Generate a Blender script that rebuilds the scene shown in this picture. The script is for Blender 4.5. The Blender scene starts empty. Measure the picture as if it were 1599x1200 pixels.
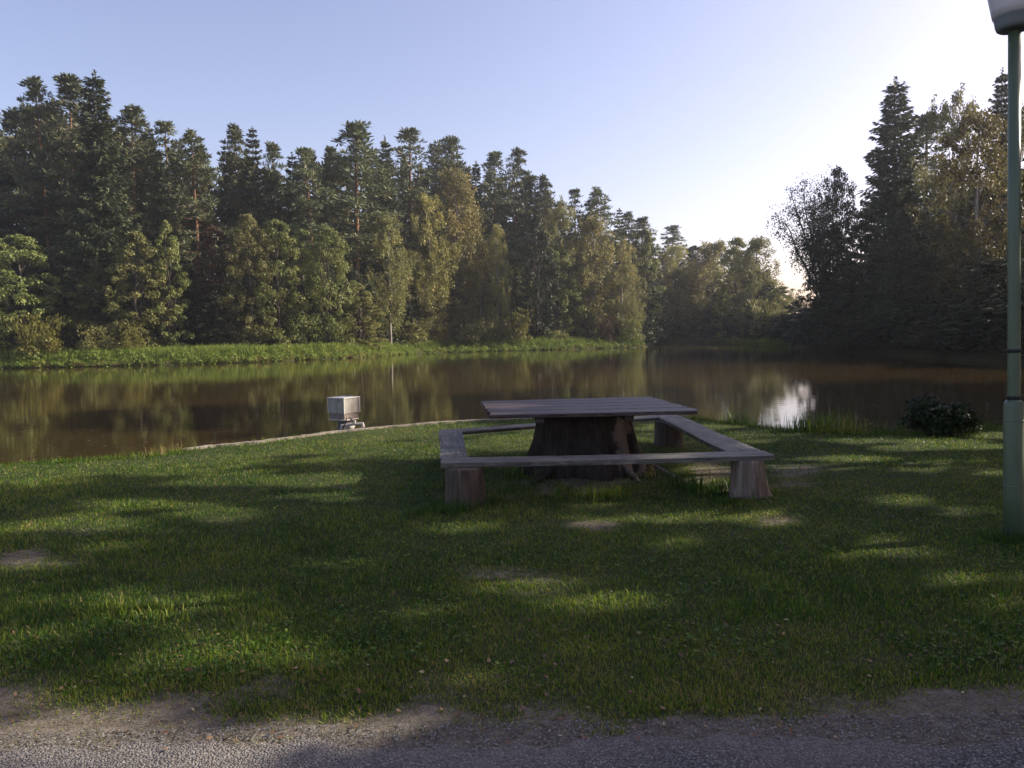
import bpy, bmesh, math
import numpy as np
from mathutils import Matrix, Vector

SC = bpy.context.scene
COL = SC.collection
PI = math.pi

# ------------------------------------------------------------------ camera, sky, sun, exposure
CAM_H = 1.65
PITCH = math.radians(3.6)
ROLL = math.radians(-1.1)
cam_data = bpy.data.cameras.new('camera')
cam_data.sensor_width = 36.0
cam_data.lens = 1200 / 1599 * 36
cam_data.clip_start = 0.05
cam_data.clip_end = 3000
cam = bpy.data.objects.new('camera', cam_data)
COL.objects.link(cam)
CM = Matrix.Translation((0, 0, CAM_H)) @ Matrix.Rotation(PI / 2 - PITCH, 4, 'X') @ Matrix.Rotation(ROLL, 4, 'Z')
cam.matrix_world = CM
SC.camera = cam

SUN_EL = math.radians(28)
SUN_AZ = math.radians(78)           # from the view direction (+Y) towards +X
SUN = np.array([math.sin(SUN_AZ) * math.cos(SUN_EL), math.cos(SUN_AZ) * math.cos(SUN_EL), math.sin(SUN_EL)])
world = bpy.data.worlds.new('World')
SC.world = world
world.use_nodes = True
wn = world.node_tree
wn.nodes.clear()
sky = wn.nodes.new('ShaderNodeTexSky')
sky.sky_type = 'NISHITA'
sky.sun_disc = False
sky.sun_elevation = SUN_EL
sky.sun_rotation = SUN_AZ
sky.altitude = 400
sky.air_density = 1.0
sky.dust_density = 2.8
sky.ozone_density = 3.0
bg = wn.nodes.new('ShaderNodeBackground')
bg.inputs['Strength'].default_value = 0.138
wo = wn.nodes.new('ShaderNodeOutputWorld')
tn = wn.nodes.new('ShaderNodeMix'); tn.data_type = 'RGBA'; tn.blend_type = 'MULTIPLY'; tn.inputs[0].default_value = 1.0
tn.inputs[7].default_value = (1.16, 0.87, 0.81, 1)          # the milky violet cast of the whole sky
wn.links.new(sky.outputs[0], tn.inputs[6]); wn.links.new(tn.outputs[2], bg.inputs[0])
wn.links.new(bg.outputs[0], wo.inputs[0])

sl = bpy.data.lights.new('sun', 'SUN')
sl.energy = 5.0
sl.angle = math.radians(0.53)
sl.color = (1.0, 0.9, 0.74)
so = bpy.data.objects.new('sun', sl)
COL.objects.link(so)
so.rotation_euler = Vector((-SUN[0], -SUN[1], -SUN[2])).to_track_quat('-Z', 'Y').to_euler()
so.location = (30, 10, 40)

SC.view_settings.view_transform = 'Standard'
SC.view_settings.look = 'None'
SC.view_settings.exposure = 1.1
SC.view_settings.gamma = 1.0
SC.view_settings.use_curve_mapping = False
SC.render.engine = 'CYCLES'
SC.cycles.max_bounces = 7
SC.cycles.diffuse_bounces = 3
SC.cycles.glossy_bounces = 3
SC.cycles.transmission_bounces = 3
SC.cycles.volume_bounces = 1
SC.cycles.use_denoising = True
HAZE = 0.0004

# ------------------------------------------------------------------ pixel helpers (photo pixels 1599 x 1200)
CMn = np.array(CM)
RT = CMn[:3, :3]


def rays(px, py):
    px = np.asarray(px, float); py = np.asarray(py, float)
    d = np.stack([(px - 799.5) / 1200, -(py - 600) / 1200, -np.ones_like(px)], -1)
    return d @ RT.T


def G(px, py, z=0.0):
    """point of the plane z seen at a photo pixel"""
    d = rays(px, py)
    t = (z - CAM_H) / d[..., 2]
    return np.stack([d[..., 0] * t, d[..., 1] * t, np.full_like(t, z)], -1)


def Y(px, py, y):
    """point at depth y seen at a photo pixel"""
    d = rays(px, py)
    t = y / d[..., 1]
    p = d * t[..., None] if np.ndim(t) else d * t
    return p + np.array([0, 0, CAM_H])


def to_px(P):
    q = (P - np.array([0, 0, CAM_H])) @ RT
    return 799.5 - q[..., 0] / q[..., 2] * 1200, 600 + q[..., 1] / q[..., 2] * 1200


# ------------------------------------------------------------------ noise
def _hash(ix, iy, s):
    h = (ix.astype(np.int64) * 374761393 + iy.astype(np.int64) * 668265263 + s * 974634777) & 0x7fffffff
    h = ((h ^ (h >> 13)) * 1274126177) & 0x7fffffff
    return ((h ^ (h >> 16)) & 0xffff) / 65535.0


def vnoise(x, y, s=0):
    ix = np.floor(x); iy = np.floor(y)
    fx = x - ix; fy = y - iy
    fx = fx * fx * (3 - 2 * fx); fy = fy * fy * (3 - 2 * fy)
    a = _hash(ix, iy, s); b = _hash(ix + 1, iy, s); c = _hash(ix, iy + 1, s); d = _hash(ix + 1, iy + 1, s)
    return (a * (1 - fx) + b * fx) * (1 - fy) + (c * (1 - fx) + d * fx) * fy


def fbm(x, y, s=0, o=4):
    v = 0; a = 0.5; t = 0
    for i in range(o):
        v = v + a * vnoise(x, y, s + i); t += a; a *= 0.5; x = x * 2.03 + 7.1; y = y * 2.03 + 3.7
    return v / t


def sstep(a, b, x):
    t = np.clip((x - a) / (b - a), 0, 1)
    return t * t * (3 - 2 * t)


# ------------------------------------------------------------------ mesh + material helpers
def link(o, parent=None):
    COL.objects.link(o)
    if parent is not None:
        o.parent = parent
    return o


def mesh(name, V, F, mat=None, smooth=False, attrs=None, fmat=None):
    """V (N,3), F (M,k) one face size"""
    V = np.asarray(V, np.float32); F = np.asarray(F, np.int32)
    me = bpy.data.meshes.new(name)
    k = F.shape[1]
    me.vertices.add(len(V)); me.vertices.foreach_set('co', V.ravel())
    me.loops.add(F.size); me.loops.foreach_set('vertex_index', F.ravel())
    me.polygons.add(len(F))
    me.polygons.foreach_set('loop_start', np.arange(0, F.size, k, dtype=np.int32))
    if smooth:
        me.polygons.foreach_set('use_smooth', np.ones(len(F), bool))
    for m in (mat if isinstance(mat, (list, tuple)) else [mat]):
        if m is not None: me.materials.append(m)
    if fmat is not None:
        me.polygons.foreach_set('material_index', np.asarray(fmat, np.int32))
    me.update(calc_edges=True)
    for n, a in (attrs or {}).items():
        at = me.attributes.new(n, 'FLOAT', 'POINT'); at.data.foreach_set('value', np.asarray(a, np.float32))
    return me


def ob(name, me, parent=None, label=None, cat=None, group=None, kind=None, loc=None):
    o = bpy.data.objects.new(name, me)
    link(o, parent)
    tag(o, label, cat, group, kind)
    if loc is not None: o.location = loc
    return o


def tag(o, label=None, cat=None, group=None, kind=None):
    for k, v in (('label', label), ('category', cat), ('group', group), ('kind', kind)):
        if v: o[k] = v
    return o


def empty(name, loc, label, cat, group=None, rz=0.0):
    o = bpy.data.objects.new(name, None)
    o.empty_display_size = 0.2
    link(o); o.location = loc; o.rotation_euler = (0, 0, rz)
    return tag(o, label, cat, group)


class N:
    def __init__(s, name):
        s.m = bpy.data.materials.new(name); s.m.use_nodes = True
        s.t = s.m.node_tree; s.t.nodes.clear()
        s.out = s.n('OutputMaterial')

    def n(s, t, **kw):
        x = s.t.nodes.new('ShaderNode' + t)
        for k, v in kw.items(): setattr(x, k, v)
        return x

    def l(s, a, b): s.t.links.new(a, b)

    def val(s, sock, v):
        if hasattr(v, 'links') or hasattr(v, 'is_linked'): s.l(v, sock)
        else: sock.default_value = v

    def attr(s, name):
        return s.n('Attribute', attribute_name=name).outputs['Fac']

    def co(s, which='Object', scale=None):
        c = s.n('TexCoord').outputs[which]
        if scale is None: return c
        mp = s.n('Mapping'); s.l(c, mp.inputs[0]); mp.inputs['Scale'].default_value = scale
        return mp.outputs[0]

    def noise(s, scale, detail=4, rough=0.55, co=None, dist=0.0):
        x = s.n('TexNoise'); x.inputs['Scale'].default_value = scale; x.inputs['Detail'].default_value = detail
        x.inputs['Roughness'].default_value = rough; x.inputs['Distortion'].default_value = dist
        if co is not None: s.l(co, x.inputs['Vector'])
        return x.outputs['Fac']

    def voro(s, scale, co=None, feature='F1', out='Distance'):
        x = s.n('TexVoronoi'); x.feature = feature; x.inputs['Scale'].default_value = scale
        if co is not None: s.l(co, x.inputs['Vector'])
        return x.outputs[out]

    def ramp(s, fac, stops):
        r = s.n('ValToRGB'); s.l(fac, r.inputs[0])
        e = r.color_ramp.elements
        while len(e) < len(stops): e.new(0.5)
        for i, (p, c) in enumerate(stops):
            e[i].position = p
            e[i].color = (c[0], c[1], c[2], 1) if not isinstance(c, (int, float)) else (c, c, c, 1)
        return r.outputs[0]

    def mix(s, f, a, b, mode='MIX'):
        x = s.n('Mix', data_type='RGBA', blend_type=mode)
        s.val(x.inputs[0], f)
        for sk, v in ((x.inputs[6], a), (x.inputs[7], b)):
            if isinstance(v, tuple): sk.default_value = (*v[:3], 1)
            else: s.l(v, sk)
        return x.outputs[2]

    def math(s, op, a, b=0.0, c=None):
        x = s.n('Math', operation=op)
        s.val(x.inputs[0], a); s.val(x.inputs[1], b)
        if c is not None: s.val(x.inputs[2], c)
        return x.outputs[0]

    def mr(s, v, a, b, c=0.0, d=1.0):
        x = s.n('MapRange'); s.l(v, x.inputs[0])
        for i, q in enumerate((a, b, c, d)): x.inputs[i + 1].default_value = q
        return x.outputs[0]

    def bump(s, h, strength=0.5, dist=0.02):
        b = s.n('Bump'); b.inputs['Strength'].default_value = strength; b.inputs['Distance'].default_value = dist
        s.l(h, b.inputs['Height']); return b.outputs[0]

    def bsdf(s, col, rough=0.7, spec=0.3, metal=0.0, normal=None):
        p = s.n('BsdfPrincipled')
        if isinstance(col, tuple): p.inputs['Base Color'].default_value = (*col[:3], 1)
        else: s.l(col, p.inputs['Base Color'])
        s.val(p.inputs['Roughness'], rough)
        p.inputs['Specular IOR Level'].default_value = spec
        p.inputs['Metallic'].default_value = metal
        if normal is not None: s.l(normal, p.inputs['Normal'])
        return p

    def done(s, sh):
        s.l(sh.outputs[0] if hasattr(sh, 'outputs') else sh, s.out.inputs['Surface']); return s.m


def leaf_mat(name, c1, c2, c3=None, transl=0.3, patch=0.35, rough=0.55, spec=0.25):
    """foliage: tint attribute per leaf, slow patches, variation from tree to tree"""
    a = N(name)
    oi = a.n('ObjectInfo')
    pn = a.noise(patch, 3, 0.6, a.co('Object'))
    f = a.math('ADD', a.math('MULTIPLY', a.attr('tint'), 0.55), a.math('MULTIPLY', a.mr(pn, 0.35, 0.65), 0.45))
    stops = [(0.0, c1), (0.75, c2)] + ([(1.0, c3)] if c3 else [])
    col = a.ramp(f, stops)
    hs = a.n('HueSaturation')
    a.l(a.mr(oi.outputs['Random'], 0, 1, 0.485, 0.512), hs.inputs['Hue'])
    a.l(a.mr(oi.outputs['Random'], 0, 1, 0.82, 1.2), hs.inputs['Value'])
    a.l(col, hs.inputs['Color'])
    p = a.bsdf(hs.outputs[0], rough, spec)
    t = a.n('BsdfTranslucent'); a.l(hs.outputs[0], t.inputs[0])
    m = a.n('MixShader'); m.inputs[0].default_value = transl
    a.l(p.outputs[0], m.inputs[1]); a.l(t.outputs[0], m.inputs[2])
    return a.done(m)


def bark_mat(name, c1, c2, sc=6.0, c_top=None):
    a = N(name)
    co = a.co('Object', (1, 1, 0.25))
    n = a.noise(sc, 5, 0.65, co)
    col = a.ramp(n, [(0.35, c1), (0.65, c2)])
    if c_top:
        sx = a.n('SeparateXYZ'); a.l(a.co('Object'), sx.inputs[0])
        col = a.mix(a.mr(sx.outputs[2], 5, 9), col, c_top)
    return a.done(a.bsdf(col, 0.85, 0.15, 0, a.bump(n, 0.6, 0.03)))


# ------------------------------------------------------------------ geometry helpers
def box_bm(bm, x0, x1, y0, y1, z0, z1):
    v = [bm.verts.new(p) for p in ((x0, y0, z0), (x1, y0, z0), (x1, y1, z0), (x0, y1, z0), (x0, y0, z1), (x1, y0, z1), (x1, y1, z1), (x0, y1, z1))]
    for f in ((0, 3, 2, 1), (4, 5, 6, 7), (0, 1, 5, 4), (1, 2, 6, 5), (2, 3, 7, 6), (3, 0, 4, 7)):
        bm.faces.new([v[i] for i in f])
    return v


def bm_me(name, bm, mat, smooth=False, bevel=0.0):
    if bevel:
        bmesh.ops.bevel(bm, geom=list(bm.edges), offset=bevel, segments=2, affect='EDGES', profile=0.6)
    bmesh.ops.recalc_face_normals(bm, faces=bm.faces)
    me = bpy.data.meshes.new(name)
    bm.to_mesh(me); bm.free()
    if smooth:
        me.polygons.foreach_set('use_smooth', np.ones(len(me.polygons), bool))
    me.materials.append(mat)
    return me


def tube(path, radii, n=7, cap=True):
    """quads of a tube; returns V, F"""
    P = np.asarray(path, float); R = np.broadcast_to(np.asarray(radii, float), (len(P),))
    T = np.gradient(P, axis=0); T /= np.linalg.norm(T, axis=1)[:, None] + 1e-9
    ref = np.array([0.0, 0, 1]) if abs(T[0, 2]) < 0.9 else np.array([1.0, 0, 0])
    A = np.cross(T, ref); A /= np.linalg.norm(A, axis=1)[:, None] + 1e-9
    B = np.cross(T, A)
    th = np.linspace(0, 2 * PI, n, endpoint=False)
    V = (P[:, None] + R[:, None, None] * (A[:, None] * np.cos(th)[None, :, None] + B[:, None] * np.sin(th)[None, :, None])).reshape(-1, 3)
    F = []
    for i in range(len(P) - 1):
        for j in range(n):
            a = i * n + j; b = i * n + (j + 1) % n
            F.append((a, b, b + n, a + n))
    if cap:
        c = len(V); V = np.vstack([V, P[:1], P[-1:]])
        m = (len(P) - 1) * n
        for j in range(n):
            F.append((c, (j + 1) % n, j, c)); F.append((c + 1, m + j, m + (j + 1) % n, c + 1))
    return V, F


def join_vf(parts):
    Vs, Fs, o = [], [], 0
    for V, F in parts:
        Vs.append(V); Fs.append(np.asarray(F) + o); o += len(V)
    return np.vstack(Vs), np.vstack(Fs)


def safe_mesh(name, parts, mat, smooth=True):
    """tubes can hold caps written as degenerate quads: go through from_pydata with clean faces"""
    V, F = join_vf(parts)
    faces = []
    for f in F.tolist():
        g = []
        for i in f:
            if i not in g: g.append(i)
        if len(g) > 2: faces.append(g)
    me = bpy.data.meshes.new(name)
    me.from_pydata(V.tolist(), [], faces)
    me.polygons.foreach_set('use_smooth', np.full(len(me.polygons), smooth))
    me.materials.append(mat)
    return me


def unit(v):
    return v / (np.linalg.norm(v, axis=-1, keepdims=True) + 1e-9)


def kites(C, D, Nn, L, W, mid=0.45):
    """leaf quads: base C, direction D, normal Nn, length L, width W -> V, F"""
    D = unit(D); S = unit(np.cross(D, Nn))
    L = np.broadcast_to(L, (len(C),))[:, None]; W = np.broadcast_to(W, (len(C),))[:, None]
    V = np.stack([C, C + D * L * mid + S * W / 2, C + D * L, C + D * L * mid - S * W / 2], 1).reshape(-1, 3)
    F = np.arange(len(C) * 4).reshape(-1, 4)
    return V, F


# ================================================================== POND OUTLINE AND TERRAIN
ZW = -0.32
near_px = [(0, 727), (60, 722), (130, 718), (200, 714), (250, 711), (290, 703), (400, 692), (470, 682), (560, 671), (650, 664), (750, 658), (900, 653), (1000, 653), (1090, 654), (1150, 661), (1200, 667), (1290, 674), (1345, 678), (1400, 678), (1520, 669), (1599, 664)]
NEAR = G([p[0] for p in near_px], [p[1] for p in near_px])[:, :2]
far_px = [(0, 576), (150, 573), (280, 570), (400, 566), (560, 559), (650, 552), (700, 550), (850, 547), (1008, 542.5), (1022, 538), (1085, 536.5), (1150, 537.5), (1238, 541), (1262, 546), (1330, 550), (1450, 558), (1599, 571)]
FAR = G([p[0] for p in far_px], [p[1] for p in far_px], ZW)[:, :2]
POLY = np.vstack([
    [(-80, 20), (-30, 7.5), (-18, 8.8), (-12.5, 9.8)], NEAR, [(11, 14.2), (15.5, 18), (20.5, 24), (27, 33), (33, 37)], FAR[::-1], [(-60, 62), (-85, 58)]])


def sdist(x, y, poly=POLY):
    """signed distance, positive outside the pond"""
    x = np.asarray(x, float); y = np.asarray(y, float)
    d2 = np.full(x.shape, 1e18); ins = np.zeros(x.shape, bool)
    n = len(poly)
    for i in range(n):
        ax, ay = poly[i]; bx, by = poly[(i + 1) % n]
        ex, ey = bx - ax, by - ay
        t = np.clip(((x - ax) * ex + (y - ay) * ey) / (ex * ex + ey * ey + 1e-12), 0, 1)
        dx = x - ax - t * ex; dy = y - ay - t * ey
        d2 = np.minimum(d2, dx * dx + dy * dy)
        c = ((ay > y) != (by > y)) & (x < (bx - ax) * (y - ay) / (by - ay + 1e-12) + ax)
        ins ^= c
    d = np.sqrt(d2)
    return np.where(ins, -d, d)


def ground_z(x, y, d=None):
    x = np.asarray(x, float); y = np.asarray(y, float)
    if d is None: d = sdist(x, y)
    near = -0.95 + 0.95 * sstep(-0.35, 0.08, d) + 0.045 * (fbm(x * 0.7, y * 0.7, 5) - 0.5) * sstep(0.1, 1.0, d) * sstep(3.3, 5, y)
    far = -1.1 + 1.0 * sstep(-1.5, 0.3, d) + 0.75 * sstep(0.2, 2.5, d) + 1.0 * sstep(8, 60, d) + 0.5 * (fbm(x * 0.08, y * 0.08, 9) - 0.5) * sstep(3, 12, d) + sstep(120, 900, d) * 14
    k = sstep(23, 30, y)
    return near * (1 - k) + far * k


# bare patches of the lawn: (photo x, y, half width, half height, strength)
BARE = [(80, 878, 105, 17, 1), (540, 760, 50, 6, .8), (330, 812, 60, 8, .6), (150, 832, 80, 8, .5), (820, 900, 90, 14, .8), (905, 822, 60, 9, 1), (1060, 812, 60, 7, .7), (1208, 814, 40, 10, 1),
        (1235, 742, 60, 16, .9), (1110, 742, 55, 26, 1), (900, 752, 150, 26, .9), (1350, 1035, 90, 10, .5), (840, 930, 60, 9, .6), (430, 1022, 70, 10, .4), (1100, 872, 60, 8, .4), (1200, 985, 70, 10, .4), (60, 1060, 90, 12, .5)]


def bare_mask(x, y):
    P = np.stack([x, y, np.zeros_like(x)], -1)
    px, py = to_px(P)
    m = np.zeros_like(x)
    w = (fbm(x * 2.6, y * 2.6, 31, 5) - 0.5) * 2.8
    for (cx, cy, rx, ry, s) in BARE:
        r = np.sqrt(((px - cx) / rx) ** 2 + ((py - cy) / ry) ** 2)
        m = np.maximum(m, s * 0.66 * sstep(1.6, 0.1, r + w))
    m = np.where(y > 1.5, m, 0)
    # the verge beside the road
    edge = 3.38 + 0.85 * (fbm(x * 0.8, x * 0 + 3.0, 11) - 0.45) + 1.1 * (fbm(x * 2.6, y * 3.6, 12, 5) - 0.5) - 0.01 * x
    return np.maximum(m, 0.97 * sstep(edge + 0.4, edge - 0.25, y))


def axis(lo, fine0, fine1, hi, step, growth=1.09):
    a = list(np.arange(fine0, fine1 + 1e-6, step))
    s = step
    while a[-1] < hi: s *= growth; a.append(a[-1] + s)
    s = step
    while a[0] > lo: s *= growth; a.insert(0, a[0] - s)
    return np.array(a)


# ---- ground sheet
gx = axis(-1500, -13, 14, 1500, 0.19, 1.075)
gy = axis(-300, 2.2, 16.5, 1800, 0.13, 1.055)
GX, GY = np.meshgrid(gx, gy)
gd = sdist(GX, GY)
GZ = ground_z(GX, GY, gd)
nx, ny = len(gx), len(gy)
V = np.stack([GX, GY, GZ], -1).reshape(-1, 3)
idx = np.arange(nx * ny).reshape(ny, nx)
F = np.stack([idx[:-1, :-1], idx[:-1, 1:], idx[1:, 1:], idx[1:, :-1]], -1).reshape(-1, 4)
bare = bare_mask(GX, GY)
farm = sstep(1.5, 4.5, gd) * sstep(20, 24, GY)            # forest floor beyond the grassy banks
a = N('lawn_soil')
co = a.co('Object')
n1 = a.noise(0.9, 5, 0.6, co); n2 = a.noise(14, 4, 0.7, co); n3 = a.noise(70, 3, 0.7, co)
lawn = a.ramp(n1, [(0.3, (0.024, 0.036, 0.011)), (0.7, (0.045, 0.052, 0.018))])
lawn = a.mix(a.math('MULTIPLY', a.mr(n2, 0.45, 0.7), 0.5), lawn, (0.07, 0.06, 0.032))
dirt = a.ramp(n2, [(0.3, (0.06, 0.049, 0.035)), (0.55, (0.115, 0.096, 0.072)), (0.75, (0.19, 0.165, 0.132))])
dirt = a.mix(a.math('MULTIPLY', a.mr(n3, 0.5, 0.62), 0.5), dirt, (0.22, 0.195, 0.165))
bm_ = a.math('ADD', a.attr('bare'), a.math('MULTIPLY', a.math('SUBTRACT', n2, 0.5), 0.7))
col = a.mix(a.mr(bm_, 0.3, 0.6), lawn, dirt)
wood_floor = a.ramp(n1, [(0.3, (0.018, 0.016, 0.009)), (0.7, (0.04, 0.036, 0.018))])
col = a.mix(a.attr('forest'), col, wood_floor)
h = a.math('ADD', a.math('MULTIPLY', n2, 0.6), a.math('MULTIPLY', n3, 0.5))
GM = a.done(a.bsdf(col, 0.92, 0.12, 0, a.bump(h, 0.8, 0.015)))
me = mesh('ground', V, F, GM, True, {'bare': bare.ravel(), 'forest': farm.ravel()})
ob('ground', me, kind='structure', label='grassy shore, bare soil patches and forest floor round the pond')

# ---- water
a = N('pond_water')
co = a.co('Object')
w1 = a.noise(1.6, 3, 0.5, a.co('Object', (1.0, 1.6, 1)))
w2 = a.noise(9.0, 2, 0.5, a.co('Object', (1.0, 1.5, 1)))
hh = a.math('ADD', a.math('MULTIPLY', w1, 1.0), a.math('MULTIPLY', w2, 0.12))
mud = a.ramp(a.noise(0.05, 3, 0.5, co), [(0.35, (0.034, 0.023, 0.007)), (0.65, (0.043, 0.028, 0.009))])
p = a.bsdf(mud, 0.03, 0.5, 0, a.bump(hh, 0.14, 0.02))
p.inputs['IOR'].default_value = 1.33
WM = a.done(p)
me = mesh('water', [(-100, 5, ZW), (45, 5, ZW), (45, 150, ZW), (-100, 150, ZW)], [(0, 1, 2, 3)], WM)
ob('pond_water', me, kind='structure', label='still brown pond water mirroring the trees')

# ---- road: chippings pressed into tar
a = N('chip_road')
co = a.co('Object')
v1 = a.n('TexVoronoi'); v1.inputs['Scale'].default_value = 95; a.l(co, v1.inputs['Vector'])
v2 = a.voro(45, co)
big = a.noise(1.3, 4, 0.6, co)
sep = a.n('SeparateColor'); a.l(v1.outputs['Color'], sep.inputs[0])
stone = a.ramp(sep.outputs[0], [(0.0, (0.055, 0.053, 0.054)), (0.5, (0.12, 0.116, 0.113)), (0.85, (0.185, 0.178, 0.172)), (1.0, (0.29, 0.28, 0.265))])
col = a.mix(a.mr(v1.outputs['Distance'], 0.35, 0.75), stone, (0.03, 0.029, 0.032))
sx = a.n('SeparateXYZ'); a.l(co, sx.inputs[0])
dust = a.math('ADD', a.mr(sx.outputs[1], 2.6, 3.1), a.math('MULTIPLY', a.math('SUBTRACT', big, 0.5), 2.2))
col = a.mix(a.math('MULTIPLY', a.mr(dust, 0.2, 1.1), 0.75), col, (0.2, 0.17, 0.145))
RM = a.done(a.bsdf(col, 0.8, 0.3, 0, a.bump(a.math('SUBTRACT', 1.0, v1.outputs['Distance']), 0.9, 0.012)))
rx = np.arange(-9, 9.01, 0.06); NR = len(rx)
re_ = 3.02 + 0.22 * (fbm(rx * 1.1, rx * 0 + 1, 21) - 0.5) + 0.16 * (fbm(rx * 7, rx * 0 + 4, 22) - 0.5) - 0.012 * rx
V = np.vstack([np.stack([rx, re_ * 0 - 2.6, rx * 0 + 0.008], -1), np.stack([rx, re_ - 0.05, rx * 0 + 0.008], -1), np.stack([rx, re_ + 0.04, rx * 0 - 0.006], -1)])
i = np.arange(NR - 1)
F = np.vstack([np.stack([i, i + 1, i + 1 + NR, i + NR], -1), np.stack([i + NR, i + 1 + NR, i + 1 + 2 * NR, i + 2 * NR], -1)])
for e0, e1 in ((-9, -60), (9, 60)):
    k = len(V); V = np.vstack([V, [(min(e0, e1), -2.6, .008), (max(e0, e1), -2.6, .008), (max(e0, e1), 3.2, .008), (min(e0, e1), 3.2, .008)]])
    F = np.vstack([F, [(k, k + 1, k + 2, k + 3)]])
ob('road', mesh('road', V, F, RM), kind='structure', label='grey chip-sealed road along the bottom')

# loose chippings on road and verge
rng = np.random.default_rng(3)


def pebbles(name, P, size, mat, label, cat, flat=0.6):
    n = len(P)
    base = np.array([(1, 0, 0), (-.3, .95, 0), (-.8, -.6, 0), (.4, -.9, 0.1), (0, 0, .9), (0.1, .1, -.6)])
    tri = np.array([(0, 1, 4), (1, 2, 4), (2, 3, 4), (3, 0, 4)])
    s = size[:, None, None] * (base[None] * np.array([1, 1, flat]) * rng.uniform(0.7, 1.3, (n, 6, 3)))
    th = rng.uniform(0, 2 * PI, n); c, sn = np.cos(th)[:, None], np.sin(th)[:, None]
    x = s[..., 0] * c - s[..., 1] * sn; y = s[..., 0] * sn + s[..., 1] * c
    V = (np.stack([x, y, s[..., 2]], -1) + P[:, None]).reshape(-1, 3)
    F = (tri[None] + np.arange(n)[:, None, None] * 6).reshape(-1, 3)
    me = mesh(name, V, F, mat, False, {'tint': np.repeat(rng.random(n), 6)})
    return ob(name, me, kind='stuff', label=label, cat=cat)


a = N('chipping_stone')
SM = a.done(a.bsdf(a.ramp(a.attr('tint'), [(0, (0.06, 0.058, 0.058)), (0.5, (0.12, 0.116, 0.112)), (0.85, (0.185, 0.178, 0.17)), (1, (0.27, 0.26, 0.245))]), 0.75, 0.3))
n = 26000
x = rng.uniform(-2.9, 3.0, n); y = 2.3 + 0.88 * rng.random(n) ** 0.9
pebbles('road_chippings', np.stack([x, y, 0.009 + 0 * x], -1), rng.uniform(0.0025, 0.0062, n), SM, 'grey stone chippings pressed into the road surface', 'gravel')
a = N('verge_stone')
SM2 = a.done(a.bsdf(a.ramp(a.attr('tint'), [(0, (0.06, 0.052, 0.045)), (0.6, (0.12, 0.105, 0.09)), (1, (0.24, 0.22, 0.2))]), 0.85, 0.2))
n = 9000
x = rng.uniform(-3.6, 4.2, n); y = 2.95 + 0.9 * rng.random(n) ** 1.5
pebbles('verge_pebbles', np.stack([x, y, 0.002 + 0 * x], -1), rng.uniform(0.0015, 0.005, n), SM2, 'loose pebbles on the bare verge beside the road', 'gravel')

# ================================================================== HAZE
def add_haze():
    bm = bmesh.new()
    box_bm(bm, -110, 80, -30, 190, -2.3, 36)
    h = N('haze_air')
    v = h.n('VolumePrincipled'); v.inputs['Density'].default_value = HAZE
    v.inputs['Color'].default_value = (0.86, 0.92, 1.0, 1); v.inputs['Anisotropy'].default_value = 0.55
    h.l(v.outputs[0], h.out.inputs['Volume'])
    ob('haze', bm_me('haze', bm, h.m), kind='stuff', label='thin morning haze in the air over the pond', cat='haze')


# ================================================================== TREES
M_PINE = leaf_mat('pine_needles', (0.044, 0.060, 0.032), (0.112, 0.125, 0.060), (0.174, 0.162, 0.083), 0.15, 0.5)
M_SPRUCE = leaf_mat('spruce_needles', (0.029, 0.044, 0.025), (0.070, 0.084, 0.037), (0.119, 0.116, 0.046), 0.12, 0.5)
M_ALDER = leaf_mat('alder_leaves', (0.074, 0.098, 0.026), (0.159, 0.178, 0.049), (0.248, 0.235, 0.068), 0.3, 0.4)
M_OLIVE = leaf_mat('olive_leaves', (0.103, 0.116, 0.037), (0.199, 0.198, 0.063), (0.292, 0.246, 0.083), 0.3, 0.4)
M_BIRCH = leaf_mat('birch_leaves', (0.128, 0.130, 0.044), (0.245, 0.219, 0.069), (0.347, 0.273, 0.083), 0.35, 0.35)
M_BIRCH_Y = leaf_mat('yellow_birch_leaves', (0.07, 0.07, 0.02), (0.13, 0.115, 0.03), (0.2, 0.165, 0.04), 0.4, 0.5)
M_DARK = leaf_mat('dark_leaves', (0.015, 0.022, 0.010), (0.034, 0.043, 0.015), (0.053, 0.056, 0.022), 0.2, 0.4)  # dark foliage, with shade and backlight darkened into the leaf colour
M_RUST = leaf_mat('rusty_leaves', (0.05, 0.036, 0.018), (0.10, 0.062, 0.028), (0.17, 0.09, 0.04), 0.3, 0.6)
M_YBUSH = leaf_mat('yellowing_bush_leaves', (0.09, 0.095, 0.02), (0.17, 0.16, 0.035), (0.25, 0.2, 0.05), 0.35, 0.8)
M_WILLOW = leaf_mat('willow_leaves', (0.026, 0.030, 0.016), (0.050, 0.056, 0.026), (0.073, 0.073, 0.034), 0.3, 0.6)
B_PINE = bark_mat('pine_bark', (0.05, 0.03, 0.02), (0.14, 0.09, 0.06), 5, (0.15, 0.085, 0.05))
B_GREY = bark_mat('grey_bark', (0.035, 0.03, 0.024), (0.12, 0.1, 0.08), 5)
B_BIRCH = bark_mat('birch_bark', (0.06, 0.052, 0.044), (0.32, 0.3, 0.27), 4)


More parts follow.
